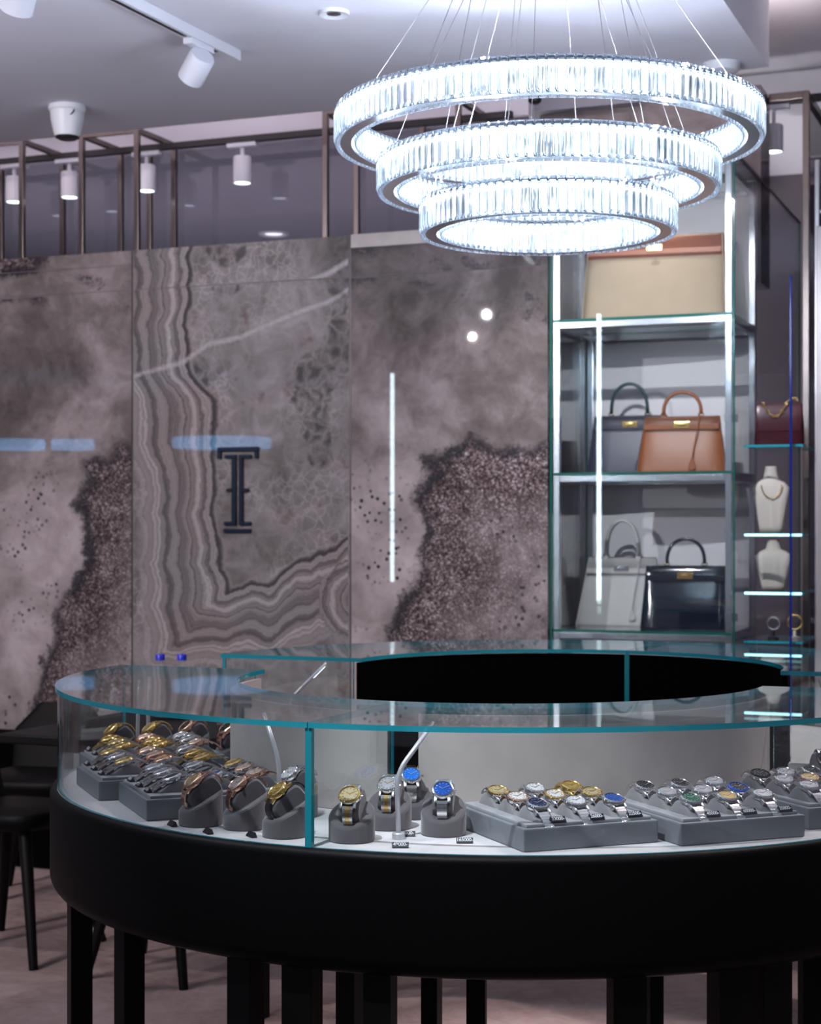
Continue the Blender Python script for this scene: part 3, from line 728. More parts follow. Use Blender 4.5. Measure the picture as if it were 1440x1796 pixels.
    if tag_strap:
        a, bb = half(Ht*0.5); x = hoff+W*0.20
        pts = [(x, -b1*1.0-0.010, Ht+0.01), (x-0.004, -half(Ht*0.8)[1]-0.016, Ht*0.8), (x-0.016, -half(Ht*0.5)[1]-0.014, Ht*0.5), (x-0.024, -half(Ht*0.25)[1]-0.014, Ht*0.24)]
        b = NB(); tube(b, pts, 0.0022, 6); cs = obj('cord', b, fm, t)
        zc = Ht*0.24; b = NB(); x2, y2 = pts[-1][0], pts[-1][1]
        vs = [b.verts.new((x2+dx, y2+dy, zc+dz)) for dy in (-0.003, 0.003) for dx, dz in ((-0.006, 0), (0.006, 0), (0.014, -0.034), (0, -0.042), (-0.014, -0.034))]
        b.faces.new(vs[:5][::-1]); b.faces.new(vs[5:])
        for k in range(5): b.faces.new((vs[k], vs[(k+1) % 5], vs[5+(k+1) % 5], vs[5+k]))
        obj('key_case', b, fm, cs)
    for sx in (-1, 1):
        for sy in (-1, 1): pass
    return t
def shelf_at(px, v):                       # u on a shelf plane seen at a column of the picture
    return onv(px, 900, v)[0]
L_tan = leather('tan_grained_leather', (0.27, 0.082, 0.022), 0.40)
L_navy = leather('slate_purple_leather', (0.038, 0.038, 0.070), 0.38)
L_green = leather('dark_green_leather', (0.006, 0.035, 0.040), 0.35)
L_black = leather('midnight_patent_leather', (0.006, 0.010, 0.022), 0.12, coat=0.8, bump=0.0)
L_white = leather('white_grained_leather', (0.52, 0.52, 0.51), 0.5)
L_canvas = mat('beige_canvas', (0.41, 0.315, 0.215), 0.85, noise=0.08, nscale=14, bump=0.2)
L_orange = leather('saddle_orange_leather', (0.34, 0.088, 0.022), 0.42)
RY = 0.10
# tan bag: feet 1115..1278
handbag('handbag', 'tan grained leather bag with gold clasp on the middle shelf', (shelf_at(1197, 6.28), 6.28, SH[1]+0.0005), RY, 0.330, 0.205, 0.12, L_tan, L_tan, 0.83, 0.083)
handbag('handbag', 'slate purple bag with dark green handle behind the tan bag', (shelf_at(1112, 6.42)-0.012, 6.42, SH[1]+0.0005), RY, 0.330, 0.222, 0.12, L_navy, L_green, 0.84, 0.115, hoff=-0.005)
handbag('handbag', 'black patent leather bag with square gold clasp on the lowest shelf', (shelf_at(1203, 6.28), 6.28, SH[0]+0.0005), RY, 0.330, 0.228, 0.12, L_black, L_black, 0.88, 0.092, tag_strap=False)
handbag('handbag', 'white bag with two tall handles left of the black patent bag', (shelf_at(1092, 6.42), 6.42, SH[0]+0.0005), RY, 0.350, 0.255, 0.13, L_white, L_white, 0.74, 0.135, handles=2, gold=M['steel'])
big = handbag('handbag', 'large beige canvas bag with orange leather top on the top shelf', (shelf_at(1150, 6.33), 6.33, SH[2]+0.0005), RY, 0.545, 0.325, 0.17, L_canvas, L_orange, 0.93, 0.075, flapm=L_orange, tag_strap=False, handles=0)

# ------------------------------------------------------------------ jewellery shelves right of the cabinet, built in place of a reflection in its side glass
jc = thing('jewellery_shelf_tower', 'tower of lit glass shelves imitating a mirrored jewellery display right of the cabinet', 'display shelves', (-1.135, 6.14, 0))
JW, JD = 0.245, 0.36
ZS = (1.655, 1.338, 1.13, 0.955)
b = NB(); box(b, JW+0.012, JW+0.052, -0.02, 0.045, 0, 2.42, 0.004); obj('post', b, mat('taupe_metal_post', (0.36, 0.32, 0.33), 0.4, metal=0.5), jc, label='broad taupe upright')
b = NB(); box(b, JW-0.024, JW-0.008, 0.20, 0.216, 0, 2.7, 0.002); obj('post', b, M['dsteel'], jc)
slab_glass('glass_fin', JW-0.078, JW-0.072, -0.032, -0.014, 0.02, 2.25, M['edge_blue'], 0, jc)
for k, z in enumerate(ZS):
    slab_glass('glass_shelf', 0.0, JW-0.036, 0.0, JD, z-0.008, z, M['edge'], 2, jc)
    if k in (1, 2):
        b = NB(); box(b, 0.004, JW-0.040, -0.012, -0.002, z-0.009, z-0.001, 0.001); obj('shelf_light', b, M['ledblue'], jc, label='glowing cyan light along the shelf edge')
def bust(label, x, y, z, h, chain=True):
    t = thing('necklace_bust', label, 'jewellery bust', (x, y, z), 0.2, 'necklace busts on the glass shelves')
    b = NB(); loft(b, [(0, 0, 0, 0.040, 0.02, 2.4), (0, 0, h*0.1, 0.044, 0.022, 2.4), (0, 0, h*0.45, 0.058, 0.028, 2.5), (0, 0.0, h*0.68, 0.066, 0.028, 2.6), (0, 0.004, h*0.76, 0.050, 0.026, 2.4), (0, 0.006, h*0.82, 0.027, 0.022, 2.1), (0, 0.006, h*0.97, 0.021, 0.019, 2.0), (0, 0.006, h, 0.020, 0.018, 2.0)], 36)
    obj('form', b, M['bustm'], t, True)
    if chain:
        b = NB(); tube(b, [(0.036*cos(q), -0.030-0.006*abs(sin(q)), h*0.76+0.050*(sin(q)-0.15) if sin(q) < 0 else h*0.76-0.0075+0.03*sin(q)) for q in [pi+0.05+(pi-0.1)*j/20 for j in range(21)]], 0.002, 6)
        c = obj('gold_necklace', b, M['gold'], None, True); c.location = (x, y, z); c.rotation_euler = (0, 0, 0.2)
        tag(c, 'thin gold necklace hanging on the upper white bust', 'necklace')
M['bustm'] = mat('ivory_bust_leather', (0.62, 0.58, 0.52), 0.6)
jx = -1.135
bust('white necklace bust wearing a gold chain on the upper lit shelf', jx+0.070, 6.30, ZS[1]+0.0005, 0.245)
bust('smaller bare white bust on the lower lit shelf', jx+0.075, 6.32, ZS[2]+0.0005, 0.185, False)
# ring and bangle stands on the lowest shelf
for k, (x, y, r) in enumerate(((0.085, 6.26, 0.022), (0.155, 6.30, 0.026))):
    t = thing('bracelet_stand', ('grey bracelet stand with a bangle on the lowest jewellery shelf', 'pale ring shaped bangle standing on the lowest jewellery shelf')[k], 'jewellery stand', (jx+x, y, ZS[3]+0.0005))
    b = NB(); lathe(b, [(0, 0), (0.02, 0), (0.02, 0.006), (0.006, 0.01), (0.005, 0.03), (0, 0.03)], 20); obj('base', b, (M['dark_plastic'], M['bustm'])[k], t, True, 40)
    b = NB(); tube(b, [(r*cos(q), 0, 0.034+r+r*sin(q)) for q in [2*pi*j/24 for j in range(24)]], 0.0035, 8, closed=True); obj('bangle', b, (M['steel'], M['gold'])[k], t, True)
# red bag with chain
t = thing('chain_bag', 'wine red quilted bag with gold chain on the uppermost jewellery shelf', 'handbag', (jx+0.10, 6.30, ZS[0]+0.0005), 0.15)
L_red = leather('wine_red_leather', (0.05, 0.008, 0.014), 0.3)
b = NB(); loft(b, [(0, 0, 0, 0.085, 0.028, 5), (0, 0, 0.005, 0.09, 0.032, 5), (0, 0, 0.08, 0.088, 0.034, 5), (0, 0, 0.145, 0.082, 0.026, 4.5), (0, 0, 0.152, 0.078, 0.02, 4)], 48); obj('body', b, L_red, t, True, 50)
b = NB(); loft(b, [(0, -0.030, 0.055, 0.078, 0.007, 6), (0, -0.032, 0.10, 0.084, 0.008, 6), (0, -0.026, 0.148, 0.084, 0.010, 6), (0, -0.018, 0.157, 0.082, 0.012, 6)], 40); obj('flap', b, L_red, t, True, 50)
b = NB()
cp = [(-0.06+0.13*k/16, -0.045, 0.160-0.055*sin(pi*min(1, k/11)) if k < 11 else 0.160+0.012*sin(pi*(k-11)/5)) for k in range(17)]
for i, (p, q) in enumerate(zip(cp, cp[1:])):
    c = (Vector(p)+Vector(q))/2; dr = (Vector(q)-Vector(p)).normalized(); up = Vector((0, 1, 0)) if i % 2 else Vector((0, 0, 1)).cross(dr).cross(dr)
    up = (up-dr*up.dot(dr)).normalized()
    tube(b, [c+dr*0.0065*cos(a)+up*0.004*sin(a) for a in [2*pi*j/10 for j in range(10)]], 0.0018, 5, closed=True)
obj('chain', b, M['gold'], t, True)
# metal cross bar of the partition behind
# ================================================================== THE COUNTER
DK, GT = 0.795, 1.015                          # deck level, top of the glass
CN = (-1.24, 3.705); CF = (-1.217, 4.118)      # centres of the near and the far half ring
def glass_arc(nm, c, r0, r1, a0, a1, z0, z1, par, n=72, top=False):
    b = NB()
    if top: sector(b, (0, 0), r0, r1, a0, a1, z0, z1, n, edge_mi=1, face_mi=0, wall_mi=1)
    else: sector(b, (0, 0), r0, r1, a0, a1, z0, z1, n, edge_mi=1, face_mi=1, wall_mi=0)
    return obj(nm, b, [M['glass'], M['edge']], par, True, 30)
def counter(label, c, near):
    t = thing('display_counter', label, 'display counter', (c[0], c[1], 0))
    s = -1 if near else 1                       # which side the half ring bulges to
    Ro, Ri = (0.99, 0.60) if near else (0.955, 0.547)
    A0, A1 = (pi, 2*pi) if near else (0, pi)
    b = NB()                                    # leather apron, rounded at its edges
    prof = []
    ra, zb_, zt_ = Ro+0.015, 0.580, DK+0.001
    for k in range(7): q = pi/2*k/6; prof.append((ra-0.034+0.034*sin(q), zb_+0.034-0.034*cos(q)))
    for k in range(7): q = pi/2*k/6; prof.append((ra-0.0140+0.0140*cos(q), zt_-0.0140+0.0140*sin(q)))
    prof += [(Ro+0.0005, zt_), (Ro+0.0005, DK-0.02), (Ri+0.02, DK-0.02), (Ri+0.012, DK-0.004), (Ri+0.0005, DK-0.008), (Ri+0.0005, zb_+0.02), (Ri+0.03, zb_)]
    n_ = 96; S = []
    for i in range(n_+1):
        a = A0+(A1-A0)*i/n_; S.append([b.verts.new((r*cos(a), r*sin(a), z)) for r, z in prof])
    for i in range(n_):
        for j in range(len(prof)):
            k = (j+1) % len(prof); b.faces.new((S[i][j], S[i+1][j], S[i+1][k], S[i][k]))
    b.faces.new(S[0]); b.faces.new(S[-1][::-1])
    bmesh.ops.recalc_face_normals(b, faces=b.faces[:])
    obj('apron', b, M['black'], t, True, 50, 'black leather apron')
    b = NB(); sector(b, (0, 0), Ri+0.014, Ro-0.0008, A0+0.002, A1-0.002, DK-0.018, DK, 96); obj('deck', b, M['deck'], t, label='pale suede display floor')
    return t, Ro, Ri, A0, A1
near, NRo, NRi, _a, _b = counter('near half of the round glass jewellery counter with black apron, full of watches', CN, True)
def ang_px(px, R): # angle on the near ring seen at a column
    x, y = onring(px, CN, R); return atan2(y-CN[1], x-CN[0]) % (2*pi)
aS = ang_px(541, NRo)                            # the joint between the two panes
g0, g1 = pi+0.003, 2*pi-0.003
glass_arc('glass_top', CN, NRi-0.004, NRo+0.004, g0, aS-0.001, GT-0.010, GT, near, 60, True)
glass_arc('glass_top', CN, NRi-0.004, NRo+0.004, aS+0.001, g1, GT-0.010, GT, near, 60, True)
glass_arc('front_glass', CN, NRo-0.009, NRo-0.0012, g0, aS-0.0015, DK+0.0005, GT-0.0105, near, 60)
glass_arc('front_glass', CN, NRo-0.009, NRo-0.0012, aS+0.0015, g1, DK+0.0005, GT-0.0105, near, 60)
def radial_glass(c, a, r0, r1, par, th=0.007):
    b = NB(); box(b, r0, r1, -th/2, th/2, DK+0.0005, GT-0.0105); b.normal_update()
    for f in b.faces: f.material_index = 0 if abs(f.normal.y) > 0.9 else 1
    bmesh.ops.rotate(b, cent=(0, 0, 0), matrix=Matrix.Rotation(a, 3, 'Z'), verts=b.verts)
    return obj('divider_glass', b, [M['glass'], M['edge']], par)
radial_glass(CN, aS, NRi+0.02, NRo-0.011, near)
b = NB(); box(b, NRo-0.0105, NRo+0.0012, -0.0062, 0.0062, DK+0.0005, GT-0.0105); bmesh.ops.rotate(b, cent=(0, 0, 0), matrix=Matrix.Rotation(aS, 3, 'Z'), verts=b.verts); obj('joint_post', b, M['edge'], near, label='dark teal glass joint')
radial_glass(CN, g0+0.004, NRi+0.02, NRo-0.010, near)
radial_glass(CN, g1-0.004, NRi+0.02, NRo-0.010, near)
# suede panels and black gaps on the inner radius
def inner_arc(px0, px1, m, nm, r=NRi+0.008, zt=GT-0.022):
    # far-side face of a cylinder: seen through the case, the wall bulges towards the viewer
    a0, a1 = ang_px(px0, r) if px0 else g0+0.01, ang_px(px1, r) if px1 else g1-0.01
    b = NB(); sector(b, (0, 0), r-0.006, r+0.004, a0, a1, DK+0.0005, zt, 48); return obj(nm, b, m, near, True, 40)
inner_arc(None, 681, M['suede'], 'inner_panel')
inner_arc(735, None, M['suede'], 'inner_panel')
b = NB(); a_, b_ = ang_px(675, NRi-0.02), ang_px(741, NRi-0.02); sector(b, (0, 0), NRi-0.012, NRi-0.004, a_, b_, 0.60, GT-0.03, 12); obj('gap_panel', b, M['black_panel'], near)
# legs
def leg(c, R, px, wd, par, dep=0.045, a=None):
    if a is None:
        x, y = onring(px, c, R); a = atan2(y-c[1], x-c[0])
    b = NB(); box(b, R-dep/2, R+dep/2, -wd/2, wd/2, 0, 0.612, 0.002)
    bmesh.ops.rotate(b, cent=(0, 0, 0), matrix=Matrix.Rotation(a, 3, 'Z'), verts=b.verts); obj('leg', b, M['black_wood'], par)
for px, wd in ((140, 0.050), (227, 0.042), (431, 0.052), (530, 0.060), (667, 0.050), (1099, 0.060), (1280, 0.068), (1351, 0.064), (1440, 0.05)): leg(CN, 0.955, px, wd, near)
for px, wd in ((615, 0.042), (757, 0.032), (836, 0.036), (1142, 0.030)): leg(CN, 0.645, px, wd, near)

far, FRo, FRi, _a, _b = counter('far half of the round glass counter, its curved black inner wall facing the passage', CF, False)
aF = None
def line_px(c, R, px):     # far side of a cylinder seen at a column
    k = (px-720)/FPX; d_ = Vector((CC*k-SS, SS*k+CC)).normalized(); cc = Vector(c)
    bq = d_.dot(cc); q = bq*bq-(cc.dot(cc)-R*R); p = d_*(bq+sqrt(max(q, 0))); return atan2(p.y-c[1], p.x-c[0])
aF = line_px(CF, FRi, 1100)
f0, f1 = 0.003, pi-0.003
glass_arc('glass_top', CF, FRi-0.004, FRo+0.004, f0, aF-0.0015, GT-0.010, GT, far, 60, True)
glass_arc('glass_top', CF, FRi-0.004, FRo+0.004, aF+0.0015, f1, GT-0.010, GT, far, 60, True)
glass_arc('back_glass', CF, FRo-0.009, FRo-0.0012, f0, f1, DK+0.0005, GT-0.0105, far, 90)
b = NB(); sector(b, (0, 0), FRi+0.0005, FRi+0.012, f0+0.004, f1-0.004, DK+0.0005, GT-0.0125, 90); obj('inner_panel', b, M['black_panel'], far, True, 40, 'matt black inner wall')
b = NB(); sector(b, (0, 0), FRi-0.003, FRi+0.000, f0+0.004, f1-0.004, 0.62, DK-0.0, 90); obj('apron_lining', b, M['black_panel'], far, True, 40)
b = NB(); box(b, -0.005, 0.005, -0.006, 0.006, DK+0.0005, GT-0.0105); bmesh.ops.translate(b, vec=(FRi+0.0, 0, 0), verts=b.verts); bmesh.ops.rotate(b, cent=(0, 0, 0), matrix=Matrix.Rotation(aF, 3, 'Z'), verts=b.verts); obj('joint_post', b, M['edge'], far)
radial_glass(CF, f0+0.004, FRi+0.02, FRo-0.010, far)
radial_glass(CF, f1-0.004, FRi+0.02, FRo-0.010, far)
for a in (0.12, 0.6, 2.6, 3.0): leg(CF, 0.92, 0, 0.055, far, a=a)
for a in (0.12, 3.0): leg(CF, 0.60, 0, 0.035, far, a=a)

# ================================================================== WATCHES
def dial_ring(b, R, z, n, mi=0, long=()):
    for k in range(n):
        a = 2*pi*k/n; L_ = 0.0022
        vs = box(b, R-L_, R+L_*0.3, -0.0006, 0.0006, z, z+0.0005, mi=mi)
        bmesh.ops.rotate(b, cent=(0, 0, 0), matrix=Matrix.Rotation(a, 3, 'Z'), verts=vs)
def watch_meshes():
    """a 39 mm wrist watch, dial up (+z), six o'clock towards -y; returned as named meshes"""
    out = {}
    def fin(k, b, smooth=True, ang=35):
        me = bpy.data.meshes.new(k); bmesh.ops.recalc_face_normals(b, faces=b.faces[:]); b.normal_update(); b.to_mesh(me); b.free()
        if smooth:
            for p in me.polygons: p.use_smooth = True
            try: me.set_sharp_from_angle(angle=radians(ang))
            except Exception: pass
        me.materials.append(M['steel']); me.materials.append(M['steel']); out[k] = me
    b = NB(); lathe(b, [(0, -0.0055), (0.0155, -0.0055), (0.0190, -0.0030), (0.0198, 0.0005), (0.0192, 0.0030), (0.017, 0.0035), (0, 0.0035)], 40)
    for sx in (-1, 1):
        for sy in (-1, 1):
            vs = box(b, -0.0025, 0.0025, -0.006, 0.006, -0.0035, 0.0022, 0.001)
            bmesh.ops.transform(b, matrix=Matrix.Translation((sx*0.0115, sy*0.0195, -0.0012)) @ Matrix.Rotation(-sy*0.25, 4, 'X'), verts=[v for v in vs if v.is_valid])
    fin('case', b)
    b = NB(); n_ = 72; prof = [(0.0195, 0.0032), (0.0186, 0.0052), (0.0158, 0.0066), (0.0150, 0.0058), (0.0150, 0.0034)]; S = []
    for i in range(n_):
        a = 2*pi*i/n_; q = 1.0 if i % 2 else 0.975
        S.append([b.verts.new((r*(q if j in (0, 1) else 1)*cos(a), r*(q if j in (0, 1) else 1)*sin(a), z)) for j, (r, z) in enumerate(prof)])
    for i in range(n_):
        for j in range(len(prof)):
            k = (j+1) % len(prof); b.faces.new((S[i][j], S[(i+1) % n_][j], S[(i+1) % n_][k], S[i][k]))
    fin('bezel', b, False)
    b = NB(); lathe(b, [(0, 0.0050), (0.0151, 0.0050)], 40); fin('dial', b)
    b = NB(); dial_ring(b, 0.0125, 0.0051, 12)
    for a, L_ in ((radians(60), 0.0075), (radians(-58), 0.011)):
        vs = box(b, -0.0006, 0.0006, -0.001, L_, 0.0055, 0.0058); bmesh.ops.rotate(b, cent=(0, 0, 0), matrix=Matrix.Rotation(a, 3, 'Z'), verts=vs)
    fin('hands', b, False)
    b = NB(); tube(b, [(0.0195, 0, -0.0005), (0.0232, 0, -0.0005)], 0.0026, 12); fin('crown', b)
    # bracelet: a run of links falling away over a cushion, front and back
    def run(b, cols, sy, steep=1.0, flat=False, mi=0):
        for sy in (sy,):
            y, z, th = 0.0215, -0.0020, radians(22 if steep > 1 or sy > 0 else 12)
            nl = (9 if sy < 0 else 7) if steep > 1 else (6 if sy < 0 else 6)
            for k in range(nl):
                L_ = 0.0062; wd = 0.0092-0.00022*k
                cy, cz = y+cos(th)*L_/2, z-sin(th)*L_/2
                for x0, x1 in cols:
                    if flat: vs = box(b, x0*wd, x1*wd, -L_*0.56, L_*0.56, -0.0011, 0.0009)
                    else: vs = box(b, x0*wd-0.0001, x1*wd+0.0001, -L_*0.49, L_*0.49, -0.0013, 0.0013, 0.0006, mi)
                    bmesh.ops.transform(b, matrix=Matrix.Translation((0, sy*cy, cz)) @ Matrix.Rotation(-sy*th, 4, 'X'), verts=[v for v in vs if v.is_valid])
                y += cos(th)*L_; z -= sin(th)*L_
                th = min(th+radians(15 if steep > 1 else (4 if sy < 0 else 8)), radians(100 if steep > 1 else 60))
    for nm, st in (('flat', 1.0), ('stand', 2.0)):
        for sy, fr in ((-1, 'front'), (1, 'rear')):
            b = NB(); run(b, ((-1, -0.42), (0.42, 1)), sy, st, mi=0); run(b, ((-0.42, 0.42),), sy, st, mi=1); fin('bracelet_'+nm+'_'+fr, b, False)
            b = NB(); run(b, ((-1, 1),), sy, st, True); fin('strap_'+nm+'_'+fr, b, False)
    return out
WM = watch_meshes()
_wc = {}
def wmesh(key, m, m2=None):
    k = (key, m.name, m2.name if m2 else '')
    if k not in _wc:
        me = WM[key].copy(); me.materials[0] = m; me.materials[1] = m2 or m; me.name = key.split('_')[0]
        _wc[k] = me
    return _wc[k]
def dial(name, col, metal=0.6, rough=0.22): 
    if name not in M: M[name] = mat(name, col, rough, metal=metal)
    return M[name]
DIALS = {'white': (0.80, 0.80, 0.82), 'silver': (0.55, 0.56, 0.60), 'blue': (0.015, 0.11, 0.55), 'bright_blue': (0.02, 0.22, 0.85), 'navy': (0.02, 0.03, 0.10), 'green': (0.0, 0.14, 0.07), 'gold': (0.62, 0.44, 0.14), 'champagne': (0.72, 0.60, 0.36), 'black': (0.012, 0.012, 0.014)}
def bez(name):
    if name in ('steel', 'gold', 'rose'): return M[name]
    key = 'bezel_'+name
    if key not in M: M[key] = mat(key, DIALS[name], 0.15, metal=0.3, coat=0.5)
    return M[key]
def watch(label, dcol='silver', case='steel', center=None, bezel=None, strap=None, mode='flat', group=None):
    """returns the thing, built at the origin"""
    t = thing('wrist_watch', label, 'watch', (0, 0, 0), 0, group)
    cm = M[case]; cen = M[center] if center else cm; bzm = bez(bezel) if bezel else cm
    def add(nm, me, lb=None):
        o = bpy.data.objects.new(nm, me); link(o, t)
        if lb: o['label'] = lb
    add('case', wmesh('case', cm)); add('bezel', wmesh('bezel', bzm)); add('dial', wmesh('dial', dial('dial_'+dcol, DIALS[dcol], 0.4 if dcol in ('white', 'black') else 0.7)), dcol.replace('_', ' ')+' dial')
    add('hands', wmesh('hands', M['gold'] if case != 'steel' or center else M['steel'])); add('crown', wmesh('crown', cm))
    t.scale = (1.06, 1.06, 1.06)
    for fr in ('front', 'rear'):
        if strap: add('strap', wmesh('strap_'+mode+'_'+fr, M[strap]))
        else: add('bracelet', wmesh('bracelet_'+mode+'_'+fr, cm, cen))
    return t

# cushions in the trays
def cushion_bm(Lx=0.040, Ly=0.080, h=0.024):
    b = NB(); N = 18; rows = []
    for k in range(N+1):
        s = k/N; y = -Ly/2+Ly*s
        z = h*(sin(pi*min(1, s**1.35)))**0.9 if 0 < s < 1 else 0
        rows.append([b.verts.new((x*Lx/2, y, zz)) for x, zz in ((-1, 0), (-0.98, max(z-0.003, 0)), (-0.85, z), (0.85, z), (0.98, max(z-0.003, 0)), (1, 0))])
    for r, q in zip(rows, rows[1:]):
        for k in range(5): b.faces.new((r[k], r[k+1], q[k+1], q[k]))
    bmesh.ops.remove_doubles(b, verts=b.verts[:], dist=1e-6)
    return b
_dg = {}
def price_tag(label, number, loc, yaw, group=None, tilt=radians(28)):
    t = thing('price_tag', label, 'price tag', loc, yaw, group)
    b = NB(); v = [(-0.0145, -0.006, 0), (0.0145, -0.006, 0), (0.0145, 0.006, 0), (-0.0145, 0.006, 0), (-0.0150, -0.0052, 0.0018), (0.0150, -0.0052, 0.0018), (0.0150, 0.0022, 0.0100), (-0.0150, 0.0022, 0.0100)]
    v = [b.verts.new(p) for p in v]
    for q in ((0, 3, 2, 1), (4, 5, 6, 7), (0, 1, 5, 4), (1, 2, 6, 5), (2, 3, 7, 6), (3, 0, 4, 7)): b.faces.new([v[i] for i in q])
    bmesh.ops.bevel(b, geom=b.edges[:], offset=0.0008, segments=1, affect='EDGES')
    obj('block', b, M['tag'], t)
    if number:
        cu = bpy.data.curves.new('price_digits', 'FONT'); cu.body = number; cu.size = 0.0096; cu.align_x = 'CENTER'; cu.align_y = 'CENTER'; cu.extrude = 0.00015; cu.space_character = 0.92
        cu.offset = 0.0001
        cu.materials.append(M['digits'])
        if number not in _dg:
            tmp = bpy.data.objects.new('tmp', cu); COL.objects.link(tmp); bpy.context.view_layer.update()
            _dg[number] = bpy.data.meshes.new_from_object(tmp.evaluated_get(bpy.context.evaluated_depsgraph_get())); bpy.data.objects.remove(tmp)
            _dg[number].name = 'price_digits'
        o = bpy.data.objects.new('price_digits', _dg[number]); link(o, t)
        an = atan2(0.0082, 0.0074); o.rotation_euler = (an, 0, 0); o.location = (0, -0.0015-sin(an)*0.0003, 0.0059+cos(an)*0.0003)
    return t
TH = 0.046
def make_tray(label, corner, yaw, Wt, Dt, cells, group='grey watch trays in the near counter'):
    """corner = front left corner; +x along the front edge, +y to the back"""
    t = thing('watch_tray', label, 'tray', (corner[0], corner[1], DK+0.0004), yaw, group)
    b = NB(); box(b, 0, Wt, 0, Dt, 0, TH-0.006, 0.003); obj('body', b, M['tray'], t)
    b = NB(); box(b, 0.009, Wt-0.009, 0.009, Dt-0.009, TH-0.0065, TH, 0.002); obj('insert', b, M['tray_in'], t)
    for (x, y) in cells:
        b = cushion_bm(); bmesh.ops.translate(b, vec=(x, y, TH-0.001), verts=b.verts); obj('cushion', b, M['cushion'], t, True, 50)
    return t
def in_tray(corner, yaw, x, y, z):
    return Vector((corner[0]+cos(yaw)*x-sin(yaw)*y, corner[1]+sin(yaw)*x+cos(yaw)*y, DK+z))
def fill(corner, yaw, rows, place, tags_y, Wt, Dt, tray_label, cols_x=(0.047, 0.132, 0.217), rows_y=(0.060, 0.148, 0.236), tagoff=(0.020, -0.044), grp='middle tray'):
    cells = [(x, y) for y in rows_y for x in cols_x]
    make_tray(tray_label, corner, yaw, Wt, Dt, cells)
    k = 0
    for r, y in enumerate(rows_y):
        for c, x in enumerate(cols_x):
            spec = rows[r][c]
            if spec is None: continue
            lb, kw, num = spec
            wt = watch(lb, group='watches in the '+grp, **kw)
            p = in_tray(corner, yaw, x, y-0.004, TH+0.0245)
            wt.location = p
            wt.rotation_euler = (Matrix.Rotation(yaw, 3, 'Z') @ Matrix.Rotation(radians(18), 3, 'X')).to_euler()
            q = in_tray(corner, yaw, x+tagoff[0], y+tagoff[1], TH+0.0004)
            price_tag('black price tag %s' % ('before the '+place[r][c]), num, q, yaw, 'price tags of the '+grp)
def W(lb, dc, case='steel', center=None, bezel=None, num='', strap=None): return (lb, dict(dcol=dc, case=case, center=center, bezel=bezel, strap=strap), num)
YA = radians(43.5)
CA = onz(919, 1496, DK)
# tray A, right of the stands
A_rows = [
 [W('steel watch with navy dial in the front left corner of the middle tray', 'navy', num='33000-'), W('steel watch with silver white dial, front centre of the middle tray', 'white', num='26000-'), W('steel watch with vivid blue dial, front right of the middle tray', 'blue', num='22500-')],
 [W('two tone watch with white dial, second row left of the middle tray', 'white', 'steel', 'rose', 'rose'), W('steel and gold watch with white dial in the centre of the middle tray', 'white', 'steel', 'gold', 'gold'), W('gold bezel watch with champagne dial, second row right of the middle tray', 'champagne', 'steel', 'gold', 'gold')],
 [W('cream dial watch with gold bezel at the back left of the middle tray', 'champagne', 'steel', 'gold', 'gold'), W('steel watch with plain white dial at the back centre of the middle tray', 'white'), W('large yellow gold watch at the back right of the middle tray', 'gold', 'gold')]]
A_pl = [['navy dial watch of the middle tray', 'silver white dial watch of the middle tray', 'vivid blue dial watch of the middle tray'], ['two tone white dial watch at left', 'gold and white watch at centre', 'champagne watch at right'], ['cream dial watch at the back', 'plain white dial watch at the back', 'large gold watch at the back']]
CX = (0.052, 0.128, 0.204); RYS = (0.058, 0.140, 0.222)
fill(CA, YA, A_rows, A_pl, 0, 0.265, 0.285, 'grey leather watch tray in the middle, its front corner at the deck edge', CX, RYS)
CB = onz(1195, 1485, DK)
B_rows = [
 [W('steel watch with green dial at the front left of the right tray', 'green', num='45000-'), W('watch with gold dial and steel case, front centre of the right tray', 'gold', num='65000-'), W('steel watch with silver bezel and grey dial, front right of the right tray', 'silver', num='35800-')],
 [W('steel chronograph with silver dial, second row left of the right tray', 'silver', num='24000-'), W('steel watch with pale dial behind the green dial watch', 'silver', num='45000-'), W('steel watch with bright blue bezel in the right tray', 'black', bezel='blue', num='29000-')],
 [W('steel watch with dark dial at the back left of the right tray', 'black', num='21500-'), W('steel watch with black dial at the back centre of the right tray', 'black', num='24500-'), W('steel watch with grey dial at the back right of the right tray', 'silver', num='25000-')]]
B_pl = [['green dial watch', 'gold dial watch of the right tray', 'silver bezel watch of the right tray'], ['silver chronograph', 'pale dial watch behind the green one', 'blue bezel watch'], ['dark dial watch at back left', 'black dial watch at back centre', 'grey dial watch at back right']]
fill(CB, YA, B_rows, B_pl, 0, 0.258, 0.285, 'grey leather watch tray at right holding the green dial watch', CX, RYS, grp='right tray')
CCn = (-0.475, 3.215)
C_rows = [
 [W('steel watch with silver dial at the front left of the cut off right tray', 'silver', num='62000-'), W('steel watch second from left in the front row of the cut off tray', 'silver', num='31000-'), None],
 [W('steel watch with dark silver dial, second row left of the cut off tray', 'silver', num='38000-'), W('rose and gold dial watch in the cut off tray at the right edge', 'champagne', 'steel', 'gold', 'rose', num='42000-'), None],
 [W('steel watch with dark bezel at the back left of the cut off tray', 'black', bezel='black', num='40000-'), W('steel watch with silver rim at the back of the cut off tray', 'silver', num='26500-'), W('steel watch with black dial at the far back of the cut off tray', 'black', num='28000-')]]
C_pl = [['front left watch of the cut off tray', 'second front watch of the cut off tray', ''], ['dark silver dial watch', 'rose and gold dial watch', ''], ['dark bezel watch at the back', 'silver rim watch at the back', 'far back watch']]
fill(CCn, YA, C_rows, C_pl, 0, 0.198, 0.285, 'grey leather watch tray cut off by the right edge of the picture', (0.040, 0.100, 0.160), RYS, grp='cut off tray')
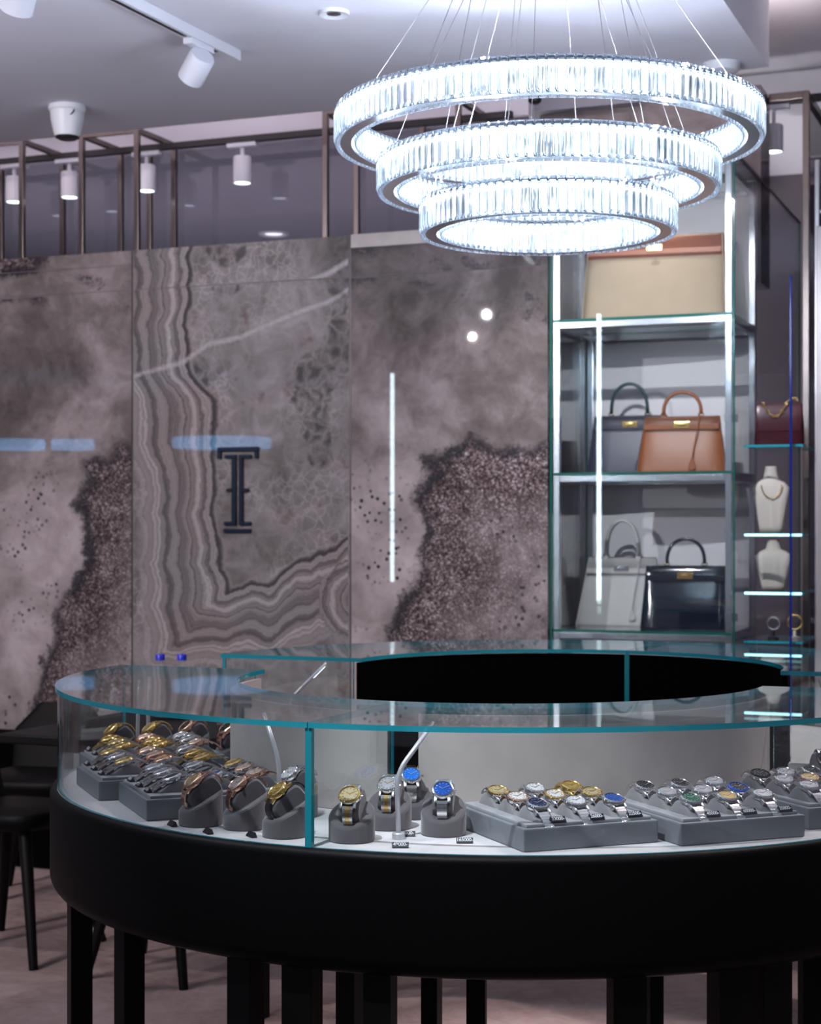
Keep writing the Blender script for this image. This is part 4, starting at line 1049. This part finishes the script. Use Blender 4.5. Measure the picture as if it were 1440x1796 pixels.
# trays of the left pane, their tag side facing left
YL = radians(-47)                            # x along the front (tag) edge, y to the back
def left_tray(front, Wt, Dt): # front = the corner nearest to the viewer -> x runs from the far corner towards it
    return (front[0]-cos(YL)*Wt, front[1]-sin(YL)*Wt)
g = lambda a, b, **k: W(a, b, **k)
T2 = left_tray((-1.663, 2.849), 0.258, 0.30)
def L_rows(where, spec):
    rw = []; pl = []
    rn = ('tag side row', 'middle row', 'inner row'); cn = ('far', 'middle', 'near')
    for r in range(3):
        a = []; p = []
        for c in range(3):
            s = spec[r][c]
            desc = {'gold': 'gold', 'steel': 'steel', 'rose': 'rose gold'}[s[1]]+(' and gold' if s[2] and s[1] != s[2] else '')
            lb = '%s watch, %s dial, %s in the %s, %s' % (desc, s[0].replace('_', ' '), {'far': 'farthest', 'middle': 'middle one', 'near': 'nearest'}[cn[c]], rn[r], where)
            a.append(W(lb, s[0], s[1], s[2], s[3] if len(s) > 3 else None, num=s[4] if len(s) > 4 else '18500-'))
            p.append('%s watch, %s, %s' % ({'far': 'farthest', 'middle': 'middle', 'near': 'nearest'}[cn[c]], rn[r], where))
        rw.append(a); pl.append(p)
    return rw, pl
rw, pl = L_rows('front left tray', [[('silver', 'steel', None), ('silver', 'steel', None), ('black', 'steel', None)], [('silver', 'steel', None), ('silver', 'steel', None, 'black'), ('blue', 'steel', None)], [('champagne', 'steel', 'gold', 'gold'), ('white', 'steel', 'rose', 'rose'), ('white', 'rose', None)]])
fill(T2, YL, rw, pl, 0, 0.258, 0.30, 'grey leather watch tray at left, nearest to the viewer beside the velvet stands', (0.048, 0.125, 0.202), (0.066, 0.150, 0.234), (-0.004, -0.050), grp='front left tray')
T1 = left_tray((-1.877, 3.024), 0.250, 0.30)
rw, pl = L_rows('second left tray', [[('champagne', 'steel', 'gold', 'gold'), ('silver', 'steel', 'gold'), ('silver', 'steel', 'gold', 'gold')], [('white', 'steel', 'rose', 'rose'), ('silver', 'rose', None), ('champagne', 'steel', 'rose', 'rose')], [('silver', 'steel', 'gold'), ('gold', 'gold', None), ('champagne', 'gold', None)]])
fill(T1, YL, rw, pl, 0, 0.250, 0.30, 'grey leather watch tray second from the front at left, its long side exposed', (0.045, 0.122, 0.199), (0.066, 0.150, 0.234), (-0.004, -0.050), grp='second left tray')
T0 = left_tray((-2.020, 3.250), 0.220, 0.30)
rw, pl = L_rows('rear left tray', [[('gold', 'gold', None), ('silver', 'steel', 'gold', 'gold'), ('gold', 'gold', None)], [('white', 'rose', None), ('champagne', 'gold', None), ('gold', 'gold', None)], [('white', 'steel', None), ('silver', 'steel', None), ('white', 'rose', None)]])
fill(T0, YL, rw, pl, 0, 0.220, 0.30, 'grey leather watch tray at the back of the left side, full of gold watches', (0.038, 0.110, 0.182), (0.066, 0.150, 0.234), (-0.004, -0.050), grp='rear left tray')

# ------------------------------------------------------------------ velvet stands
def stand_meshes():
    b = NB(); N = 48; R = 0.0415
    def ztop(y): return 0.026+(y+R)/(2*R)*0.044
    rings = []
    for r, kind in ((R-0.002, 'b0'), (R, 'b1'), (R, 't0'), (R-0.003, 't1'), (R-0.012, 't2')):
        ring = []
        for k in range(N):
            a = 2*pi*k/N; x, y = r*cos(a), r*sin(a)
            z = {'b0': 0, 'b1': 0.002, 't0': ztop(y)-0.003, 't1': ztop(y), 't2': ztop(y)-0.001}[kind]
            ring.append(b.verts.new((x, y, z)))
        rings.append(ring)
    for p, q in zip(rings, rings[1:]):
        for k in range(N): b.faces.new((p[k], p[(k+1) % N], q[(k+1) % N], q[k]))
    b.faces.new(rings[0][::-1]); b.faces.new(rings[-1])
    me1 = bpy.data.meshes.new('base'); b.normal_update(); b.to_mesh(me1); b.free()
    # tongue the watch is strapped round: a thick rounded slab rising to the back
    b = NB(); T = Matrix.Translation((0, 0.004, 0.060)) @ Matrix.Rotation(radians(40), 4, 'X')
    sec = []
    for k in range(9):
        q = -1+2*k/8; sec.append((0, 0, q, 0, 0))
    rows = []
    for k in range(13):
        xx = -1+2*k/12; w_ = 0.0185*xx; sc = (1-abs(xx)**6*0.12)
        rows.append([b.verts.new((w_, 0.0345*sc*math.copysign(abs(cos(a))**0.55, cos(a)), 0.0225*sc*math.copysign(abs(sin(a))**0.6, sin(a)))) for a in [2*pi*j/28 for j in range(28)]])
    for p, q in zip(rows, rows[1:]):
        for j in range(28): b.faces.new((p[j], q[j], q[(j+1) % 28], p[(j+1) % 28]))
    b.faces.new(rows[0]); b.faces.new(rows[-1][::-1])
    bmesh.ops.recalc_face_normals(b, faces=b.faces[:])
    bmesh.ops.transform(b, matrix=T, verts=b.verts)
    me2 = bpy.data.meshes.new('tongue'); b.normal_update(); b.to_mesh(me2); b.free()
    for me in (me1, me2):
        me.materials.append(M['stand'])
        for p in me.polygons: p.use_smooth = True
        try: me.set_sharp_from_angle(angle=radians(40))
        except Exception: pass
    return me1, me2
SM = stand_meshes()
def on_stand(pos, yaw, wl, sl, num=None, **kw):
    """yaw: direction of the low front side, 0 = facing -y of the room"""
    s = thing('watch_stand', sl, 'watch stand', (pos[0], pos[1], DK+0.0004), yaw, 'velvet watch stands in the near counter')
    for nm, me in zip(('base', 'tongue'), SM):
        o = bpy.data.objects.new(nm, me); link(o, s)
    wt = watch(wl, mode='stand', group='watches on velvet stands', **kw)
    R = Matrix.Rotation(yaw, 3, 'Z') @ Matrix.Rotation(radians(40), 3, 'X')
    up = R @ Vector((0, 0, 1))
    wt.location = Vector((pos[0], pos[1], DK))+Matrix.Rotation(yaw, 3, 'Z') @ Vector((0, 0.004, 0.060))+up*0.0285
    wt.rotation_euler = R.to_euler()
VY = YAW                                       # yaw that faces the viewer
on_stand(onz(617, 1474, DK), VY+radians(-12), 'two tone watch with champagne dial on the leftmost stand right of the glass joint', 'dark velvet stand nearest to the glass joint, holding the champagne dial watch', dcol='champagne', case='steel', center='gold', bezel='gold')
on_stand(onz(683, 1452, DK), VY+radians(-10), 'two tone watch with pale blue white dial on the second stand', 'dark velvet stand behind the lamp rod, holding the two tone white dial watch', dcol='silver', case='steel', center='gold', bezel='steel')
on_stand(onz(720, 1433, DK), VY+radians(4), 'steel watch with bright blue dial on the stand behind the lamp rod', 'dark velvet stand standing farthest back, holding the bright blue dial watch', dcol='bright_blue', case='steel')
on_stand(onz(778, 1463, DK), VY+radians(-6), 'steel watch with blue and silver dial on the rightmost velvet stand', 'rightmost dark velvet stand, beside the middle tray', dcol='blue', case='steel')
LY = VY+radians(-62)
def side(px, py): return onz(px, py, DK)
on_stand(side(352, 1446), LY, 'rose gold watch on the leftmost velvet stand in front of the left tray', 'leftmost dark velvet stand in front of the left tray', dcol='rose' if False else 'champagne', case='rose')
on_stand(side(430, 1452), LY, 'rose gold watch on the velvet stand second from left', 'dark velvet stand second from left', dcol='silver', case='rose')
on_stand(side(500, 1466), LY, 'yellow gold watch on a black strap beside the glass joint', 'dark velvet stand left of the glass joint, holding the gold watch on a black strap', dcol='gold', case='gold', strap='dark_plastic')
on_stand(side(520, 1432), LY, 'steel watch on the velvet stand behind the black strap watch', 'dark velvet stand behind the one with the black strap watch', dcol='white', case='steel')
for k, (pos, dc, cs, nm, sn) in enumerate((((-2.131, 3.515), 'gold', 'gold', 'gold watch on the stand at the far left end of the case', 'velvet stand at the far left end'),
        ((-2.065, 3.577), 'champagne', 'gold', 'gold watch on the stand right of the far lamp rods', 'velvet stand just right of the far lamp rods'),
        ((-1.999, 3.638), 'black', 'rose', 'dark watch on the stand with a white card at the far left back', 'velvet stand with a white card at the back'),
        ((-1.893, 3.642), 'black', 'rose', 'dark watch on the far stand next to the suede panel', 'velvet stand next to the suede panel at the back'))):
    on_stand(pos, LY+radians(4*k-6), nm, sn, dcol=dc, case=cs)
q = onz(1446, 1398, DK)
on_stand(q, VY+radians(10), 'steel watch with black bezel on the stand at the right picture edge', 'velvet stand at the right edge of the picture', dcol='black', case='steel', bezel='black')
# price tags lying on the deck
for px, py, num, yw, lb in ((702, 1484, '49000-', VY, 'black price tag marked 49000 before the lamp foot'), (815, 1476, '165000-', VY, 'black price tag marked 165000 in front of the rightmost stand'), (714, 1464, '67000-', VY, 'black price tag half hidden behind the lamp foot'), (302, 1446, '', LY, 'black price tag on the deck left of the leftmost stand'), (365, 1459, '', LY, 'black price tag before the leftmost stand'), (441, 1465, '', LY, 'black price tag before the second velvet stand')):
    x, y = onz(px, py, DK+0.003); price_tag(lb, num, (x, y, DK+0.0004), yw)
# white card
x, y = onz(331, 1300, DK+0.05)
b = NB(); box(b, -0.009, 0.009, -0.0004, 0.0004, 0, 0.022); o = obj('price_card', b, M['porcelain']); o.location = (x, y, DK+0.052); o.rotation_euler = (0, radians(40), VY); tag(o, 'small white card tilted against the stand at the far left back', 'card')

# ------------------------------------------------------------------ slim lamps inside the case
def case_lamp(label, base, pts, glow=False, base_r=0.012):
    t = thing('case_lamp', label, 'lamp', base, 0, 'slim rod lamps in the glass case')
    b = NB(); lathe(b, [(0, 0), (base_r, 0), (base_r, 0.009), (base_r-0.002, 0.011), (0, 0.011)], 24); obj('base', b, M['rod'], t, True, 40)
    P = [Vector((0, 0, 0.008))]+[Vector(p) for p in pts]
    # smooth the bend
    Q = [P[0]]
    for i in range(1, len(P)-1):
        a, c_, d_ = P[i-1], P[i], P[i+1]
        p = c_+(a-c_).normalized()*0.03; r = c_+(d_-c_).normalized()*0.03
        for k in range(7):
            s = k/6; Q.append((1-s)**2*p+2*s*(1-s)*c_+s*s*r)
    Q.append(P[-1])
    b = NB(); tube(b, Q, 0.0045, 10); rod = obj('rod', b, M['rod'], t, True)
    b = NB(); d_ = (Q[-1]-Q[-2]).normalized(); tube(b, [Q[-1]-d_*0.05-Vector((0, 0, 0.0046)), Q[-1]-d_*0.006-Vector((0, 0, 0.0046))], 0.0018, 6); obj('led', b, M['lens'], rod)
    return t
rt = Vector((CC, SS, 0)); fw = Vector((-SS, CC, 0))
x, y = onz(699, 1471, DK)
case_lamp('bent aluminium lamp rod leaning right, standing between the velvet stands', (x, y, DK+0.0004), [rt*(-0.003)+Vector((0, 0, 0.118)), rt*0.064+fw*0.04+Vector((0, 0, 0.204))])
x, y = onz(492, 1443, DK)
case_lamp('bent aluminium lamp rod leaning left, left of the glass joint', (x, y, DK+0.0004), [rt*(-0.004)+Vector((0, 0, 0.122)), rt*(-0.034)+fw*0.02+Vector((0, 0, 0.206))])
for x, y, lb in ((-2.081, 3.524, 'straight white lamp rod at far left, behind the gold watches'), (-2.103, 3.610, 'thinner straight lamp rod right of the far left one')):
    case_lamp(lb, (x, y, DK+0.0004), [Vector((0, 0, 0.11)), Vector((0.0, 0.008, 0.200))])
# far case: lamp rod and small goods
x, y = (-2.03, 4.25)
case_lamp('slim lamp rod leaning right inside the far half of the counter', (x, y, DK+0.0004), [Vector((0, 0, 0.09)), rt*0.10+Vector((0, 0, 0.19))])
t = thing('watch_tray', 'dark flat tray with rings in the left end of the far counter', 'tray', (-2.12, 4.22, DK+0.0004), 0.1)
b = NB(); box(b, 0, 0.30, 0, 0.20, 0, 0.025, 0.003); obj('body', b, M['stand'], t)
for k in range(7):
    b = NB(); lathe(b, [(0.010, -0.002), (0.012, 0), (0.010, 0.002), (0.009, 0), (0.010, -0.002)], 20); bmesh.ops.transform(b, matrix=Matrix.Rotation(pi/2, 4, 'X'), verts=b.verts)
    o = obj('ring', b, M['steel'], None, True); o.location = (-2.08+0.037*k, 4.30+0.03*(k % 3), DK+0.0374); tag(o, 'small bright ring standing in the dark tray of the far counter', 'ring', 'rings in the far counter tray')

# ================================================================== DESK, CHAIRS, SIDEBOARD AT LEFT
ds = thing('desk', 'black desk with a thin top behind the left side of the counter', 'desk', (-3.06, 4.36, 0), radians(-2))
b = NB(); box(b, 0, 0.66, 0, 0.80, 0.705, 0.735, 0.006); obj('top', b, M['black_wood'], ds)
for x0, y0 in ((0.44, -0.0), (0.03, 0.72), (0.58, 0.72)):
    b = NB(); loft(b, [(x0+0.02, y0+0.02, 0, 0.016, 0.016, 6), (x0+0.02, y0+0.02, 0.705, 0.026, 0.026, 6)], 16); obj('leg', b, M['black_wood'], ds)
def chair(label, loc, yaw, s=0.21, back=True, hb=0.80):
    t = thing('chair', label, 'chair', loc, yaw, 'black chairs and stool around the desk')
    b = NB(); loft(b, [(0, 0, 0.41, s*0.9, s*0.9, 4), (0, 0, 0.43, s, s, 4), (0, 0, 0.455, s, s, 4), (0, 0, 0.465, s*0.95, s*0.95, 4)], 32); obj('seat', b, M['black'], t, True, 50)
    for sx in (-1, 1):
        for sy in (-1, 1):
            b = NB(); tube(b, [(sx*s*0.55, sy*s*0.55, 0.415), (sx*s*1.12, sy*s*1.12, 0.0)], 0.018, 10, radii=[0.022, 0.014]); obj('leg', b, M['black_wood'], t, True, 40)
    if back:
        b = NB(); rows = []
        for k in range(9):
            z = 0.44+(hb-0.44)*k/8; ww = s*(0.95 if k < 6 else 0.95-0.16*(k-5)); rows.append((0, s*0.9+0.05*k/8, z, ww, 0.014, 4))
        loft(b, rows, 28); obj('backrest', b, M['black'], t, True, 50)
    return t
chair('black chair whose splayed legs stand left of the counter', (-3.20, 4.66, 0), radians(90), 0.178, True, 0.66)
chair('black stool whose slanted leg shows under the counter apron', (-2.63, 4.60, 0), 0, 0.150, False)
chair('black chair behind the desk with its rounded back above the desk top', (-3.54, 5.30, 0), radians(10), 0.20, True, 0.70)
sb = thing('sideboard', 'low black cabinet with a round lock standing before the stone wall at far left', 'cabinet', (-4.60, 5.79, 0))
b = NB(); box(b, 0, 1.55, 0, 0.27, 0.012, 0.515, 0.003); obj('body', b, M['black_panel'], sb)
u = onv(40, 1384, 5.79)
b = NB(); lathe(b, [(0, 0), (0.016, 0), (0.016, 0.004), (0.012, 0.006), (0.006, 0.006), (0.005, 0.003), (0, 0.003)], 24); bmesh.ops.transform(b, matrix=Matrix.Translation((u[0]+4.60, 0, u[1])) @ Matrix.Rotation(pi/2, 4, 'X'), verts=b.verts); obj('lock', b, M['chrome'], sb, True, 40, 'round chrome lock')
b = NB(); box(b, 0.02, 1.53, 0.02, 0.25, 0, 0.012); obj('plinth', b, M['black_wood'], sb)
for px, lb in ((281, 'clear water bottle with blue cap, the left one on the desk'), (319, 'clear water bottle with blue cap, the right one on the desk')):
    Z = 5.62; X = (px-720)/FPX*Z; x, y = CC*X-SS*Z, SS*X+CC*Z
    t = thing('water_bottle', lb, 'bottle', (x, y, 0.747), 0, 'water bottles on the desk')
    b = NB(); lathe(b, [(0, 0), (0.028, 0), (0.031, 0.004), (0.031, 0.12), (0.026, 0.145), (0.014, 0.168), (0.012, 0.178), (0, 0.178)], 28); obj('body', b, M['glass'], t, True, 40)
    b = NB(); lathe(b, [(0, 0.176), (0.0155, 0.176), (0.0155, 0.194), (0.014, 0.196), (0, 0.196)], 24); obj('cap', b, M['blue_cap'], t, True, 40, 'blue screw cap')
Z = 5.62; X = (306-720)/FPX*Z; x, y = CC*X-SS*Z, SS*X+CC*Z
b = NB(); lathe(b, [(0, 0), (0.055, 0), (0.078, 0.009), (0.080, 0.011), (0.076, 0.011), (0.055, 0.003), (0, 0.003)], 40); o = obj('serving_plate', b, M['porcelain'], None, True, 50); o.location = (x, y, 0.7356); tag(o, 'round white plate under the two water bottles', 'plate')
# potted plant glimpsed through the right end of the far counter
x, y = CC*1.33-SS*5.2, SS*1.33+CC*5.2
t = thing('potted_plant', 'green leaved plant glimpsed through the glass at the right edge', 'plant', (x, y, 0))
b = NB(); lathe(b, [(0, 0), (0.11, 0), (0.14, 0.5), (0.13, 0.5), (0.12, 0.46), (0, 0.46)], 32); obj('pot', b, M['dark_plastic'], t, True, 40)
b = NB()
for k in range(14):
    a = 2*pi*k/14*1.7; r = 0.06+0.05*((k*7) % 5)/4; hgt = 0.42+0.12*((k*3) % 4)/3; vs = []
    for j in range(7):
        s = j/6; wv = 0.028*sin(pi*min(1, s*0.9+0.1)); cx_, cy_ = cos(a)*(0.03+r*1.2*s*s), sin(a)*(0.03+r*1.2*s*s); z = 0.46+hgt*s*(1-0.18*s)
        vs.append((b.verts.new((cx_-sin(a)*wv, cy_+cos(a)*wv, z)), b.verts.new((cx_, cy_, z-0.006)), b.verts.new((cx_+sin(a)*wv, cy_-cos(a)*wv, z))))
    for p, q in zip(vs, vs[1:]): b.faces.new((p[0], p[1], q[1], q[0])); b.faces.new((p[1], p[2], q[2], q[1]))
obj('leaves', b, M['leaf'], t, True)

# ================================================================== SIGN ON THE STONE
sg = thing('wall_monogram', 'navy metal monogram of nested T and I bars on the middle stone panel', 'wall sign', (0, 0, 0))
def bar(x0, y0, x1, y1):    # corners in picture units on the stone plane
    a = onv(x0, y0, WV); c = onv(x1, y1, WV); s_ = onv((x0+x1)/2, (y0+y1)/2, WV)
    za, zc_ = onv((x0+x1)/2, y0, WV)[1], onv((x0+x1)/2, y1, WV)[1]
    b = NB(); box(b, a[0], c[0], WV-0.016, WV-0.0015, zc_, za, 0.0012); obj('bar', b, M['navy'], sg)
X0, Y0, k_ = 360, 760, 200/1796.0*1.0
def B(x0, y0, x1, y1): bar(X0+x0/8.98, Y0+y0/8.98, X0+x1/8.98, Y0+y1/8.98)
B(215, 218, 852, 285); B(215, 285, 265, 405); B(797, 285, 845, 395)
B(325, 340, 500, 398); B(440, 398, 500, 1395); B(318, 1392, 495, 1450)
B(553, 340, 738, 398); B(553, 398, 608, 1395); B(550, 1392, 730, 1450)
B(358, 868, 440, 925); B(608, 868, 695, 925); B(315, 1505, 728, 1568)

# ================================================================== WHAT THE POLISHED SURFACES REFLECT (stands behind and beside the viewer)
def led_tube(label, u, v, z0, z1, r=0.013):
    t = thing('led_tube_light', label, 'lamp', (u, v, 0), 0, 'vertical tube lights beside the entrance')
    b = NB(); tube(b, [(0, 0, z0), (0, 0, z1)], r, 16); obj('tube', b, M['led'], t, True, 50)
    b = NB(); tube(b, [(0, 0, 0), (0, 0, z0)], r*0.6, 12); obj('pole', b, M['dsteel'], t, True, 50)
for px, y0, y1, lb in ((688, 655, 1020, 'upright white tube light mirrored in the third stone panel'), (1050, 551, 1075, 'upright white tube light mirrored in the cabinet front glass')):
    vv = 11.0; t_ = vv/(SS*(px-720)/FPX+CC); X = (px-720)/FPX*t_; u = CC*X-SS*t_
    led_tube(lb, u, 2*WV-vv, H+(930-y1)/FPX*t_, H+(930-y0)/FPX*t_)
def far_ring(label, px, w_px, y):
    Zt = 17.0; vv = Zt*(SS*(px-720)/FPX+CC); X = (px-720)/FPX*Zt; u = CC*X-SS*Zt; v = 2*WV-vv
    R = w_px/2/FPX*Zt; z = H+(930-y)/FPX*Zt
    t = thing('ring_pendant', label, 'chandelier', (u, v, z), 0, 'ring pendants behind the viewer')
    b = NB(); sector(b, (0, 0), R-0.03, R, 0, 2*pi, -0.048, 0.048, 64); obj('crystal_band', b, M['far_ring'], t, True, 40)
    for k in range(3):
        a = 2*pi*k/3; b = NB(); tube(b, [(cos(a)*(R-0.015), sin(a)*(R-0.015), 0.06), (0, 0, HB-z)], 0.002, 6); obj('suspension_wire', b, M['dsteel'], t)
far_ring('ring pendant mirrored above the wall monogram', 389, 172, 777)
far_ring('ring pendant mirrored near the left picture edge', 128, 74, 780)
far_ring('ring pendant mirrored at the left picture edge', 30, 96, 780)
